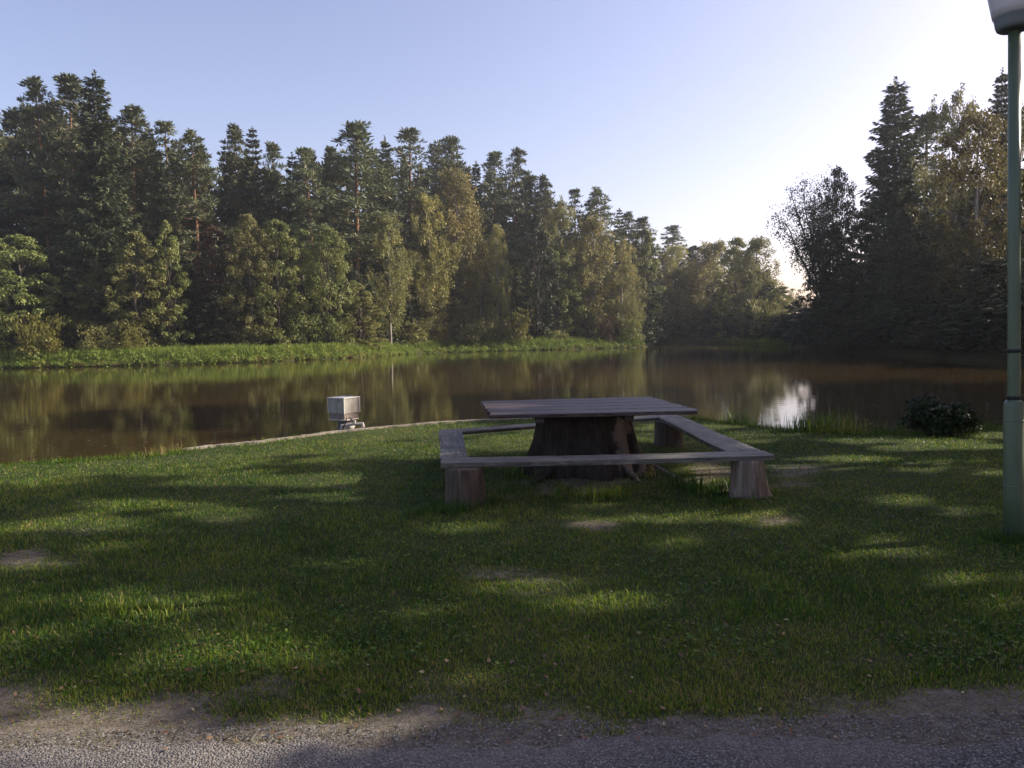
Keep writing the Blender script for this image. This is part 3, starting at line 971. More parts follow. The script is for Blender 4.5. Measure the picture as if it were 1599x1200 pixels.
# ------------------------------------------------------------------ the trees right of the picture that shade the lawn
# sunny flecks on the ground, let through by leaves removed from these crowns (photo x, y, half width, half height)
LIT = [(1100, 745, 45, 14), (500, 700, 260, 13), (330, 722, 160, 7), (600, 680, 160, 9), (430, 750, 150, 9), (600, 742, 90, 5), (250, 736, 120, 6), (360, 806, 75, 9), (120, 822, 90, 8), (210, 790, 60, 5), (520, 775, 70, 4), (60, 745, 60, 5), (170, 852, 40, 4),
       (250, 955, 120, 15), (180, 940, 60, 7), (430, 1030, 90, 12), (330, 1012, 70, 9), (240, 1045, 50, 8), (640, 960, 50, 5),
       (905, 820, 46, 6), (1208, 812, 34, 8), (1060, 812, 60, 5), (925, 780, 46, 7), (1060, 848, 40, 7), (830, 918, 70, 8), (950, 942, 80, 8), (880, 955, 50, 5), (1030, 960, 30, 5), (900, 1012, 60, 6),
       (1330, 872, 55, 9), (1430, 866, 60, 8), (1310, 908, 40, 6), (1275, 945, 50, 5), (1490, 905, 40, 6), (1570, 955, 40, 12), (1585, 905, 30, 8), (1420, 780, 50, 5), (1300, 716, 90, 4), (1250, 730, 90, 3.5), (1420, 722, 90, 4), (1500, 700, 100, 4), (1480, 735, 60, 4),
       (1180, 683, 90, 7), (1080, 668, 80, 6), (1330, 690, 70, 3), (1450, 690, 60, 4), (1560, 680, 60, 4), (800, 690, 90, 10), (1020, 684, 40, 9), (700, 668, 60, 6), (860, 672, 60, 6), (1550, 740, 50, 4), (1380, 845, 40, 4), (1520, 800, 50, 4),
       (120, 1170, 260, 28), (480, 1150, 130, 14), (620, 1125, 100, 7), (150, 1125, 110, 9), (60, 1090, 60, 7), (1150, 770, 34, 5), (720, 825, 50, 4), (1130, 900, 50, 4), (560, 880, 60, 3.5), (760, 1060, 70, 5), (1100, 1060, 80, 5)]


def lit_mask(P):
    """how far leaves at P are removed to keep the ground point behind them sunny"""
    t = (P[:, 2] + 0.0) / SUN[2]
    Q = P - SUN[None] * t[:, None]
    px, py = to_px(Q)
    ok = Q[:, 1] > 1.5
    m = np.zeros(len(P))
    wob = (fbm(Q[:, 0] * 2.2, Q[:, 1] * 2.6, 61, 5) - 0.5) * 2.0
    for (cx, cy, rx, ry) in LIT:
        r = np.sqrt(((px - cx) / (rx * 1.35)) ** 2 + ((py - cy) / (ry * (2.1 if cy > 770 else 1.45))) ** 2) + wob * 0.8
        m = np.maximum(m, np.where(ok, sstep(1.25, 0.8, r), 0))
    return m


def shade_tree(seed, x, y, h, R, base, label, n=19000, leaf=0.235):
    rng = np.random.default_rng(seed)
    z0 = float(ground_z(np.array([x]), np.array([y]))[0]) - 0.1
    ncl = n // 60
    u = rng.random(ncl); th = rng.uniform(0, 2 * PI, ncl)
    rad = R * np.sin(PI * (0.15 + 0.8 * u)) ** 0.5 * np.sqrt(rng.random(ncl))
    C = np.stack([rad * np.cos(th), rad * np.sin(th), h * (base + (0.97 - base) * u)], -1)
    V, F, t = clump_leaves(rng, C, rng.uniform(0.7, 1.25, ncl), 60, leaf, leaf * 0.85, flat=0.8)
    q = V.reshape(-1, 4, 3); c = q.mean(1) + np.array([x, y, z0])
    keep = rng.random(len(c)) > lit_mask(c) * 1.0  # crown shaped for the light: leaves dropped where a sun fleck is wanted
    q = q[keep]; V = q.reshape(-1, 3); F = np.arange(len(V)).reshape(-1, 4); t = t.reshape(-1, 4)[keep].ravel()
    e = empty('broadleaf_tree', (x, y, z0), label, 'tree')
    parts = [limb(np.zeros(3), np.array([0, 0, h * 0.9]), 0.018 * h, 0.03, 0, 7, rng, 0.1, 7)]
    for i in range(0, ncl, 16):
        s = min(max(C[i, 2] / h - 0.15, 0.05), 0.85)
        parts.append(limb(np.array([0, 0, h * s * 0.9]), C[i], 0.05, 0.012, 0.2, 4, rng, 0.1, 4))
    ob('trunk', safe_mesh('shade_trunk', parts, B_GREY), e); ob('crown', mesh('shade_crown', V, F, M_ALDER, False, {'tint': t}), e)


for i, (x, y, h, R, b) in enumerate([(15, 11.5, 11, 4.3, .2), (17.5, 4.5, 12, 4.6, .18), (21.5, 15.5, 14, 4.8, .2), (23, 8, 14, 5, .2), (26.5, 20.5, 16, 4.8, .25), (29, 13, 17, 5, .3), (12, 3.5, 8.5, 3.4, .18), (33, 19, 19, 5, .4), (14, 16, 7, 2.2, .2), (24.5, 27, 19, 4.5, .3), (32, 30, 23, 5, .35), (36, 25, 22, 5, .4)]):
    shade_tree(200 + i, x, y, h, R, b, ['leafy tree beyond the right edge that shades the lawn', 'leafy tree right of the road edge, out of view', 'taller tree on the shore beyond the right edge', 'tall tree inland beyond the right edge', 'tall tree on the shore far beyond the right edge', 'very tall tree behind the others beyond the right edge', 'small tree nearest the lamp post, out of view', 'tallest tree farthest beyond the right edge', 'young tree at the shore beyond the lamp post', 'tall tree on the shore past the bend, out of view', 'very tall tree past the shore bend, out of view', 'very tall inland tree past the bend, out of view'][i])

# ================================================================== TABLE ON A STUMP, BENCH RING
def wood_mat(name, c1, c2, c3, scale=(1.2, 30, 30), rough=0.7, spec=0.35, bump=0.4):
    a = N(name)
    co = a.co('Object', scale)
    g = a.noise(1.0, 6, 0.7, co, 0.4); big = a.noise(2.2, 4, 0.6, a.co('Object'))
    col = a.ramp(g, [(0.28, c1), (0.5, c2), (0.75, c3)])
    col = a.mix(a.mr(big, 0.35, 0.75, 0, 0.6), col, tuple(x * 0.5 for x in c1))
    ck = a.noise(1.0, 2, 0.5, a.co('Object', (0.7, 17, 17)), 0.8)                  # drying cracks along the grain
    ck = a.mr(a.math('ABSOLUTE', a.math('SUBTRACT', ck, 0.5)), 0.004, 0.018)
    pal = a.noise(6, 5, 0.7, a.co('Object', (0.5, 1, 1)))
    col = a.mix(a.mr(pal, 0.52, 0.72, 0, 0.5), col, tuple(min(x * 1.5, 1) for x in c3))
    col = a.mix(ck, tuple(x * 0.3 for x in c1), col)
    g = a.math('ADD', g, ck)
    return a.done(a.bsdf(col, rough, spec, 0, a.bump(g, bump, 0.006)))


W_TOP = wood_mat('brown_table_wood', (0.032, 0.018, 0.016), (0.055, 0.034, 0.031), (0.11, 0.08, 0.076), (1.0, 26, 26), 0.5, 0.3)
W_BENCH = wood_mat('grey_weathered_wood', (0.052, 0.048, 0.041), (0.105, 0.098, 0.083), (0.195, 0.183, 0.158), (1.3, 30, 30), 0.65, 0.4)


def plank(name, A, B, w0, w1, z, th, mat, parent, seed, z2=None, tail=0.0, label=None, side=1, am=1.0):
    """board whose outer edge runs A -> B (xy), widths w0, w1 to its left (side=1) or right, top at z..z2"""
    rng = np.random.default_rng(seed)
    A = np.array(A, float); B = np.array(B, float); z2 = z if z2 is None else z2
    L = np.linalg.norm(B - A); e = (B - A) / L; nrm = np.array([-e[1], e[0]]) * side
    k = max(8, int(L / 0.09))
    bm = bmesh.new(); rows = []
    nw = 6
    ph = rng.uniform(0, 6)
    for i in range(k + 1):
        t = i / k; w = w0 * (1 - t) + w1 * t
        jo = am * 0.006 * math.sin(t * L * 3 + ph) + rng.normal() * 0.0025; ji = am * 0.006 * math.sin(t * L * 2.3 + ph * 2) + rng.normal() * 0.0025
        zt = z * (1 - t) + z2 * t + am * 0.004 * math.sin(t * L * 1.7 + ph)
        row = []
        for j in range(nw + 1):
            s = j / nw
            off = (jo if j == 0 else 0) + (ji if j == nw else 0)
            p = A + e * (t * L) + nrm * (s * w + off)
            if tail and i >= k - 1: p = p + e * (rng.uniform(-0.3, 1.0) * tail * (0.5 if i == k - 1 else 1))
            elif i in (0, k): p = p + e * rng.normal() * 0.004
            row.append((p[0], p[1], zt - (0.006 if j in (0, nw) else 0) + rng.normal() * 0.0008))
        rows.append(row)
    top = [[bm.verts.new(p) for p in r] for r in rows]
    bot = [[bm.verts.new((p[0], p[1], p[2] - th + (0.006 if j in (0, nw) else 0))) for j, p in enumerate(r)] for r in rows]
    for i in range(k):
        for j in range(nw):
            bm.faces.new((top[i][j], top[i][j + 1], top[i + 1][j + 1], top[i + 1][j]))
            bm.faces.new((bot[i][j], bot[i + 1][j], bot[i + 1][j + 1], bot[i][j + 1]))
        bm.faces.new((top[i][0], top[i + 1][0], bot[i + 1][0], bot[i][0])); bm.faces.new((top[i][nw], bot[i][nw], bot[i + 1][nw], top[i + 1][nw]))
    for j in range(nw):
        bm.faces.new((top[0][j], bot[0][j], bot[0][j + 1], top[0][j + 1])); bm.faces.new((top[k][j], top[k][j + 1], bot[k][j + 1], bot[k][j]))
    # local frame along the board so that the grain follows it
    me = bm_me(name, bm, mat)
    ang = math.atan2(e[1], e[0])
    par = parent.location
    M = Matrix.Translation((A[0], A[1], z)) @ Matrix.Rotation(ang, 4, 'Z')
    me.transform(M.inverted())
    o = ob(name, me, parent, label)
    o.matrix_local = Matrix.Translation(-par) @ M
    return o


def log_post(name, c, z0, z1, r_top, r_base, mat, parent, seed, cracks=(), flare=(), n=56, k=18, label=None):
    rng = np.random.default_rng(seed)
    th = np.linspace(0, 2 * PI, n, endpoint=False)
    rows = []
    wob = 0.03 * np.sin(3 * th + seed) + 0.02 * np.sin(5 * th + 2 * seed) + 0.012 * np.sin(11 * th + seed)
    for i in range(k + 1):
        t = i / k
        r = r_base + (r_top - r_base) * (1 - (1 - t) ** 1.8)
        rr = r * (1 + wob * (1.0 + 0.6 * (1 - t)) + 0.012 * np.sin(th * 4 + t * 5))
        for (a0, dep, wd) in cracks:
            dd = np.angle(np.exp(1j * (th - a0 - 0.05 * math.sin(t * 4))))
            rr = rr * (1 - dep * np.exp(-(dd / wd) ** 2))
        for (a0, amp, wd) in flare:
            dd = np.angle(np.exp(1j * (th - a0)))
            rr = rr * (1 + amp * (1 - t) ** 3 * np.exp(-(dd / wd) ** 2))
        rows.append(np.stack([rr * np.cos(th), rr * np.sin(th), np.full(n, z0 + (z1 - z0) * t)], -1))
    V = np.vstack(rows)
    F = [(i * n + j, i * n + (j + 1) % n, (i + 1) * n + (j + 1) % n, (i + 1) * n + j) for i in range(k) for j in range(n)]
    me = bpy.data.meshes.new(name)
    me.from_pydata(V.tolist(), [], F + [list(range(k * n, (k + 1) * n)), list(range(n))[::-1]])
    me.polygons.foreach_set('use_smooth', [True] * (k * n) + [False, False])
    me.materials.append(mat)
    o = ob(name, me, parent, label)
    p = parent.location if parent is not None else Vector((0, 0, 0))
    o.location = (c[0] - p[0], c[1] - p[1], -p[2])
    return o


def post_mat(name, c1, c2, c3):
    a = N(name)
    g = a.noise(1.0, 6, 0.7, a.co('Object', (22, 22, 1.6)), 0.3); big = a.noise(5, 4, 0.6, a.co('Object', (1, 1, .5)))
    col = a.ramp(g, [(0.3, c1), (0.5, c2), (0.72, c3)])
    col = a.mix(a.mr(big, 0.5, 0.7, 0, 0.7), col, tuple(x * 0.6 for x in c1))
    return a.done(a.bsdf(col, 0.8, 0.2, 0, a.bump(g, 0.7, 0.012)))


P_LIGHT = post_mat('bare_post_wood', (0.07, 0.053, 0.04), (0.15, 0.12, 0.095), (0.27, 0.225, 0.185))
P_BROWN = post_mat('brown_post_wood', (0.036, 0.028, 0.021), (0.078, 0.062, 0.047), (0.145, 0.12, 0.094))
# stump: dark bark with bare pale wood patches
a = N('stump_bark')
g = a.noise(1.0, 7, 0.72, a.co('Object', (14, 14, 2.2)), 0.5)
bark = a.ramp(g, [(0.3, (0.012, 0.009, 0.007)), (0.55, (0.04, 0.031, 0.026)), (0.8, (0.085, 0.07, 0.06))])
pale = a.ramp(g, [(0.3, (0.07, 0.052, 0.042)), (0.7, (0.19, 0.155, 0.13))])
pt = a.noise(1.5, 4, 0.6, a.co('Object', (1.6, 1.6, 0.55)), 0.6)
col = a.mix(a.mr(a.math('ADD', pt, a.math('MULTIPLY', a.attr('peeled'), 0.28)), 0.66, 0.70), bark, pale)
P_STUMP = a.done(a.bsdf(col, 0.88, 0.15, 0, a.bump(g, 1.0, 0.03)))

# --- table
stump_c = G(918, 743)[:2] + np.array([0, 0.45])
table = empty('picnic_table', (stump_c[0], stump_c[1], 0), 'square brown plank table standing on a big old tree stump', 'table')
st = log_post('stump', stump_c, -0.05, 0.75, 0.57, 0.72, P_STUMP, table, 4, cracks=[(-0.6, .12, .07), (-1.9, .15, .09), (-1.2, .08, .05), (-2.6, .1, .08), (.3, .12, .08)],
              flare=[(-0.35, .3, .18), (-1.35, .2, .16), (-2.3, .22, .2), (-2.9, .28, .16), (.8, .35, .3), (2, .35, .3)], n=96, k=26)
vv = np.array([v.co[:] for v in st.data.vertices]); ang = np.arctan2(vv[:, 1], vv[:, 0])
pl = np.exp(-((ang + 0.75) / 0.28) ** 2) * 1.0 + 0.6 * np.exp(-((ang + 1.15) / 0.2) ** 2) * (vv[:, 2] < 0.3)
at = st.data.attributes.new('peeled', 'FLOAT', 'POINT'); at.data.foreach_set('value', pl.astype(np.float32))
ZT = 0.80
fl, fr, br, bl = [G(px, py, ZT)[:2] for px, py in ((765, 648), (1088, 641), (1010, 619), (750, 626))]
NBD = 5
for i in range(NBD):
    s0, s1 = (i + 0.008) / NBD, (i + 0.992) / NBD
    A0 = fl * (1 - s0) + bl * s0; B0 = fr * (1 - s0) + br * s0
    A1 = fl * (1 - s1) + bl * s1; B1 = fr * (1 - s1) + br * s1
    # ends follow the slanted outline of the top
    plank('board', A0, B0, np.linalg.norm(A1 - A0) * 0.985, np.linalg.norm(B1 - B0) * 0.97, ZT + (i % 2) * 0.001, 0.045, W_TOP, table, 60 + i, tail=0.05, am=0.15)
for s_ in (0.28, 0.72):
    c0 = fl * (1 - s_) + fr * s_; c1 = bl * (1 - s_) + br * s_
    m = (c0 + c1) / 2 - stump_c
    bm = bmesh.new(); box_bm(bm, m[0] - 0.05, m[0] + 0.05, m[1] - 0.9, m[1] + 0.9, 0.69, 0.752)
    ob('cross_batten', bm_me('cross_batten', bm, W_TOP, bevel=0.006), table)


def root_path(pts, r0, r1, name, mat, label):
    P = np.array([G(px, py, z) - np.array([stump_c[0], stump_c[1], 0]) for px, py, z in pts])
    t = np.linspace(0, 1, len(P)); tt = np.linspace(0, 1, 14)
    P = np.stack([np.interp(tt, t, P[:, i]) for i in range(3)], -1)
    P[:, 2] += 0.008 * np.sin(tt * 17); P[:, 0] += 0.012 * np.sin(tt * 11)
    ob(name, safe_mesh(name, [tube(P, np.linspace(r0, r1, 14), 8)], mat), table, label)


root_path([(1000, 722, .03), (1014, 722, .10), (1030, 732, .06), (1048, 741, .03), (1061, 752, .0)], 0.028, 0.012, 'root', P_LIGHT, 'pale bare root snaking away from the stump')
root_path([(968, 716, .12), (975, 728, .10), (985, 740, .05), (1000, 752, .0)], 0.05, 0.018, 'root', P_LIGHT, 'pale splintered root at the foot of the stump')
root_path([(860, 735, .1), (846, 745, .05), (830, 756, .0)], 0.06, 0.02, 'root', P_STUMP, None)

# --- bench ring
ZB = 0.42
c_fl, c_fr, c_br, c_bl = [G(px, py, ZB)[:2] for px, py in ((688, 724), (1208, 711), (1052, 645), (686, 671))]
ring = empty('square_bench', (*((c_fl + c_fr + c_br + c_bl) / 4), 0), 'square ring of grey plank benches on log posts around the table', 'bench')
WB = 0.31
plank('plank', c_fl, c_fr, 0.36, 0.33, ZB, 0.05, W_BENCH, ring, 71, z2=ZB, tail=0.012)
e = unit(c_fr - c_fl); nn = np.array([-e[1], e[0]])
el = unit(c_bl - c_fl)
plank('plank', c_fl + el * 0.365, c_bl, 0.29, 0.28, ZB + 0.003, 0.05, W_BENCH, ring, 72, side=-1)
er = unit(c_br - c_fr)
plank('plank', c_fr + er * 0.34, c_br, 0.36, 0.34, ZB - 0.003, 0.05, W_BENCH, ring, 73, side=1)
q = unit(c_br - c_bl)
plank('plank', c_bl + q * 0.16, c_br - q * 0.345, 0.32, 0.32, ZB - 0.004, 0.045, W_BENCH, ring, 74, side=-1)
c1 = G(723, 727, ZB)[:2] + nn * 0.22
log_post('post', c1, -0.04, ZB - 0.049, 0.19, 0.205, P_BROWN, ring, 1, cracks=[(-1.0, .05, .05), (-2.0, .04, .04)], label='reddish-brown log post at the near left corner')
c2 = G(1178, 714, ZB)[:2] + nn * 0.2
log_post('post', c2, -0.04, ZB - 0.051, 0.162, 0.195, P_LIGHT, ring, 2, cracks=[(-1.6, .14, .045), (-0.75, .10, .05), (-2.3, .05, .05), (-.1, .08, .05)], flare=[(-0.25, .32, .2), (3.6, .15, .3)], label='pale cracked log post with flared foot')
c3 = G(1041, 650, ZB)[:2] + np.array([0.0, -0.12])
log_post('post', c3, -0.04, ZB - 0.052, 0.2, 0.215, P_BROWN, ring, 3, cracks=[(-1.2, .08, .06)])
c4 = c_bl + q * 0.2 + np.array([0.0, -0.2])
log_post('post', c4, -0.04, ZB - 0.05, 0.14, 0.15, P_BROWN, ring, 5)

# ================================================================== LAMP POST
a = N('green_pole_paint')
gn = a.noise(9, 5, 0.6, a.co('Object', (1, 1, .25)))
rust = a.mr(a.noise(5, 7, 0.75, a.co('Object')), 0.62, 0.7, 0, 0.7)
LP = a.done(a.bsdf(a.mix(rust, a.ramp(gn, [(0.3, (0.062, 0.09, 0.052)), (0.7, (0.09, 0.125, 0.075))]), (0.05, 0.05, 0.035)), 0.42, 0.5, 0, a.bump(a.noise(60, 3, .6, a.co('Object')), 0.15, 0.002)))
a = N('black_strap'); LK = a.done(a.bsdf((0.012, 0.012, 0.013), 0.5, 0.4))
a = N('grey_lamp_metal'); LG = a.done(a.bsdf(a.ramp(a.noise(8, 4, .6, a.co('Object')), [(0.3, (0.10, 0.12, 0.13)), (0.7, (0.15, 0.17, 0.18))]), 0.45, 0.5))
a = N('opal_lamp_shade')
p = a.bsdf(a.ramp(a.noise(4, 3, .5, a.co('Object')), [(0.3, (0.45, 0.44, 0.45)), (0.7, (0.55, 0.54, 0.55))]), 0.35, 0.5)
LO = a.done(p)
base = G(1583, 838)
tops = Y(1584, 47, base[1])
lean = (tops[:2] - base[:2]) / tops[2]
lamp = empty('street_lamp', (base[0], base[1], 0), 'green metal lamp post with grey bowl lamp at the right edge', 'street lamp')
lamp.rotation_euler = (-lean[1], lean[0], 0)


def lathe(name, prof, mat, parent, n=40, smooth=True, label=None):
    th = np.linspace(0, 2 * PI, n, endpoint=False)
    V = np.vstack([np.stack([r * np.cos(th), r * np.sin(th), np.full(n, z)], -1) for r, z in prof])
    F = [(i * n + j, i * n + (j + 1) % n, (i + 1) * n + (j + 1) % n, (i + 1) * n + j) for i in range(len(prof) - 1) for j in range(n)]
    me = bpy.data.meshes.new(name); me.from_pydata(V.tolist(), [], F)
    me.polygons.foreach_set('use_smooth', [smooth] * len(F)); me.materials.append(mat)
    me.update()
    return ob(name, me, parent, label)


zs = Y(1583, 627, base[1])[2]; zt = tops[2]
lathe('base_tube', [(0.0, -.05), (.072, -.05), (.072, zs * .3), (.071, zs - .03), (.068, zs - .012), (.058, zs + .004), (.046, zs + .012), (.0, zs + .012)], LP, lamp)
lathe('pole', [(.044, zs + .012), (.0435, zs + 1.2), (.042, zt + 0.02), (0, zt + .02)], LP, lamp)
for zr in (zs * .38, zs * .86):
    lathe('seam', [(.0715, zr - .006), (.0735, zr - .004), (.0735, zr + .004), (.0715, zr + .006)], LP, lamp)
for pyy in (548, 621):
    z = Y(1583, pyy, base[1])[2]
    s = lathe('strap', [(.044, z - .014), (.0485, z - .013), (.0485, z + .013), (.044, z + .014)], LK, lamp)
    bm = bmesh.new(); box_bm(bm, -.064, -.047, -.012, .012, z - .011, z + .011)
    ob('clamp', bm_me('clamp', bm, LK, bevel=.002), s)
lathe('collar', [(0.000, zt), (0.104, zt), (0.117, zt + .01), (0.126, zt + .035), (0.135, zt + .09), (0.140, zt + .1), (0.135, zt + .105)], LG, lamp)
lathe('lamp_shade', [(0.135, zt + .10), (0.144, zt + .102), (0.155, zt + .16), (0.180, zt + .30), (0.203, zt + .42), (0.216, zt + .5), (0.209, zt + .505)], LO, lamp)
lathe('lamp_cap', [(0.225, zt + .5), (0.230, zt + .52), (0.198, zt + .57), (0.108, zt + .62), (0, zt + .635)], LG, lamp)

# ================================================================== KERB AND METAL BOX AT THE WATER
kp = [(286, 704), (330, 698), (400, 692), (470, 683), (520, 676), (600, 668.5), (680, 661.5), (750, 657.5), (830, 655)]
KP = G([p[0] for p in kp], [p[1] for p in kp])[:, :2]
dirs = np.gradient(KP, axis=0); dirs = unit(dirs); nrm = np.stack([-dirs[:, 1], dirs[:, 0]], -1)
a = N('pale_concrete')
cn = a.noise(7, 6, 0.7, a.co('Object'))
CC = a.done(a.bsdf(a.ramp(cn, [(0.3, (0.12, 0.10, 0.075)), (0.55, (0.2, 0.172, 0.138)), (0.75, (0.33, 0.29, 0.25))]), 0.85, 0.2, 0, a.bump(cn, 0.5, 0.01)))
seg = []
tt = np.linspace(0, len(KP) - 1, 90); base_i = np.arange(len(KP))
rngk = np.random.default_rng(8)
cx_ = np.interp(tt, base_i, KP[:, 0]); cy_ = np.interp(tt, base_i, KP[:, 1]); nx_ = np.interp(tt, base_i, nrm[:, 0]); ny_ = np.interp(tt, base_i, nrm[:, 1])
V = []
for i in range(90):
    wv = rngk.normal() * 0.008
    for (o_, z_) in ((-0.1 + wv, -0.05), (-0.09 + wv, 0.03), (-0.07, 0.032 + rngk.normal() * .003), (0.05, 0.03 + rngk.normal() * .003), (0.07 + wv, 0.015), (0.075, -0.8)):
        V.append((cx_[i] + nx_[i] * o_, cy_[i] + ny_[i] * o_, z_))
F = [(i * 6 + j, (i + 1) * 6 + j, (i + 1) * 6 + j + 1, i * 6 + j + 1) for i in range(89) for j in range(5)]
me = bpy.data.meshes.new('pond_kerb'); me.from_pydata(V, [], F + [(0, 1, 2, 3, 4, 5), tuple(range(539, 533, -1))]); me.materials.append(CC)
ob('concrete_kerb', me, label='worn concrete kerb along the pond edge below the metal box', cat='kerb')

a = N('galvanised_sheet')
gn = a.noise(5, 5, 0.6, a.co('Object')); st_ = a.noise(1, 4, .6, a.co('Object', (60, 60, 2)))
MB_ = a.done(a.bsdf(a.mix(a.mr(a.noise(1, 5, .7, a.co('Object', (16, 16, 1.5))), 0.5, 0.68, 0, 0.6), a.ramp(gn, [(0.3, (0.22, 0.21, 0.195)), (0.7, (0.31, 0.30, 0.28))]), (0.13, 0.115, 0.09)), 0.55, 0.4, 0.25, a.bump(st_, 0.06, 0.002)))
a = N('pale_trim'); MT = a.done(a.bsdf((0.42, 0.405, 0.38), 0.5, 0.4, 0.2))
a = N('dark_skirt'); MD = a.done(a.bsdf(a.ramp(a.noise(9, 4, .6, a.co('Object')), [(0.3, (0.13, 0.105, 0.09)), (0.7, (0.2, 0.165, 0.145))]), 0.7, 0.3))
a = N('grey_pedestal'); MP = a.done(a.bsdf(a.ramp(a.noise(6, 5, .6, a.co('Object')), [(0.3, (0.09, 0.095, 0.09)), (0.7, (0.16, 0.16, 0.15))]), 0.8, 0.2))
a = N('pale_bracket_paint'); MK = a.done(a.bsdf(a.ramp(a.noise(9, 4, .6, a.co('Object')), [(0.3, (0.33, 0.29, 0.26)), (0.7, (0.5, 0.46, 0.43))]), 0.6, 0.3))
BD = G(545, 672)[1] + 0.42
bc = Y(537, 636, BD)
RZ = math.radians(-32)
feeder = empty('metal_box', (bc[0], bc[1], 0), 'grey sheet-metal box on a pedestal with hose and bracket at the pond edge', 'box', rz=RZ)
bz0 = Y(545, 644.5, BD)[2]; bz1 = Y(540, 620.5, BD)[2]; bzs = Y(545, 653.5, BD)[2]
hw = 0.20
bm = bmesh.new(); box_bm(bm, -hw, hw, -hw, hw, bz0, bz1 - .012)
ob('housing', bm_me('housing', bm, MB_, bevel=.006), feeder)
bm = bmesh.new(); box_bm(bm, -hw - .016, hw + .016, -hw - .016, hw + .016, bz1 - .012, bz1 + .006)
ob('lid', bm_me('lid', bm, MT, bevel=.004), feeder)
for sx, sy in ((-1, -1), (1, -1), (-1, 1), (1, 1)):
    x0 = sx * hw; y0 = sy * hw
    bm = bmesh.new(); box_bm(bm, x0 - .011, x0 + .011, y0 - .011, y0 + .011, bz0 - .002, bz1 - .014)
    ob('corner_trim', bm_me('corner_trim', bm, MT), feeder)
bm = bmesh.new(); box_bm(bm, hw * .2, hw * .55, -hw - .022, -hw - .004, bz1 - .05, bz1 - .035)
ob('handle', bm_me('handle', bm, MD, bevel=.003), feeder)
bm = bmesh.new(); box_bm(bm, -hw + .012, hw - .012, -hw + .012, hw - .012, bzs, bz0)
ob('skirt', bm_me('skirt', bm, MD, bevel=.004), feeder)
bm = bmesh.new(); box_bm(bm, -hw + .03, hw + .03, -hw - .03, hw - .05, bzs - .014, bzs - .001)
ob('tray', bm_me('tray', bm, MK, bevel=.002), feeder)
bm = bmesh.new(); box_bm(bm, -.17, .03, -.02, .17, ZW - 0.6, bzs - .015)
ob('pedestal', bm_me('pedestal', bm, MP, bevel=.01), feeder)
lathe('bolt', [(0, 0), (.012, .001), (.012, .012), (0, .013)], MD, feeder, 8).matrix_local = Matrix.Translation((hw - .03, -hw, bz0 + .03)) @ Matrix.Rotation(PI / 2, 4, 'X')
inv = (Matrix.Translation((bc[0], bc[1], 0)) @ Matrix.Rotation(RZ, 4, 'Z')).inverted()


def fpt(px, py, y):
    p = Y(px, py, y); return tuple(inv @ Vector(p.tolist()))


yf = BD - 0.33
bk = [tube([fpt(*p) for p in path], r, 6) for path, r in (
    ([(533, 673, yf), (533.5, 665, yf), (543, 664, yf), (556, 662.5, yf), (567, 661.5, yf), (567.5, 667, yf)], .026),
    ([(554, 663, yf), (554, 657, yf)], .022), ([(566, 662, yf), (566, 671, yf)], .022))]
ob('bracket', safe_mesh('bracket', bk, MK, False), feeder)
ob('drum', safe_mesh('drum', [tube([fpt(538, 668, yf + .12), fpt(553, 668, yf + .12)], .085, 16)], MK), feeder)
hz = [fpt(*p) for p in [(545, 653, yf + .05), (550, 656, yf - .04), (553, 662, yf - .07), (553.5, 669, yf - .07), (553, 674, yf - .06)]]
ob('hose', safe_mesh('hose', [tube(hz, .011, 8)], LK), feeder)
hz = [fpt(*p) for p in [(541, 653, yf + .05), (540.5, 659, yf - .02), (537, 665, yf - .05), (535, 672, yf - .05)]]
ob('hose', safe_mesh('hose', [tube(hz, .011, 8)], LK), feeder)

# ================================================================== GRASS
a = N('lawn_grass')
tint = a.attr('tint')
col = a.ramp(tint, [(0.0, (0.022, 0.055, 0.008)), (0.4, (0.058, 0.122, 0.012)), (0.7, (0.175, 0.235, 0.02)), (0.92, (0.26, 0.215, 0.055)), (1.0, (0.28, 0.21, 0.09))])
p = a.bsdf(col, 0.5, 0.3); t = a.n('BsdfTranslucent'); a.l(col, t.inputs[0]); m = a.n('MixShader'); m.inputs[0].default_value = 0.45
a.l(p.outputs[0], m.inputs[1]); a.l(t.outputs[0], m.inputs[2])
M_GRASS = a.done(m)


def blades(rng, P, H, W, lean=0.5, tint=None, curved=False):
    """two-quad-per-blade tapered curves; P (n,3)"""
    n = len(P)
    th = rng.uniform(0, 2 * PI, n); ln = rng.random(n) * lean
    dv = np.stack([np.cos(th), np.sin(th), np.zeros(n)], -1)
    ph = th + PI / 2 + rng.normal(size=n) * 0.6
    sv = np.stack([np.cos(ph), np.sin(ph), np.zeros(n)], -1)
    up = np.array([0, 0, 1.0])
    H = H[:, None]; W = W[:, None] / 2; l = ln[:, None]
    m_ = P + up * H * 0.55 + dv * H * l * 0.3
    tp = P + up * H * (1 - 0.35 * l) + dv * H * l
    if curved:
        V = np.stack([P - sv * W, P + sv * W, m_ + sv * W * 0.75, m_ - sv * W * 0.75, tp], 1).reshape(-1, 3)
        b = np.arange(n)[:, None] * 5
        F3 = np.concatenate([b + np.array([[0, 1, 2]]), b + np.array([[0, 2, 3]]), b + np.array([[3, 2, 4]])], 0)
        return V, F3, np.repeat(tint if tint is not None else rng.random(n), 5)
    m_ = P * 0.4 + tp * 0.6
    V = np.stack([P - sv * W, P + sv * W, m_ + sv * W * 0.8, tp], 1).reshape(-1, 3)
    b = np.arange(n)[:, None] * 4
    F3 = np.concatenate([b + np.array([[0, 1, 2]]), b + np.array([[0, 2, 3]])], 0)
    return V, F3, np.repeat(tint if tint is not None else rng.random(n), 4)



rng = np.random.default_rng(17)
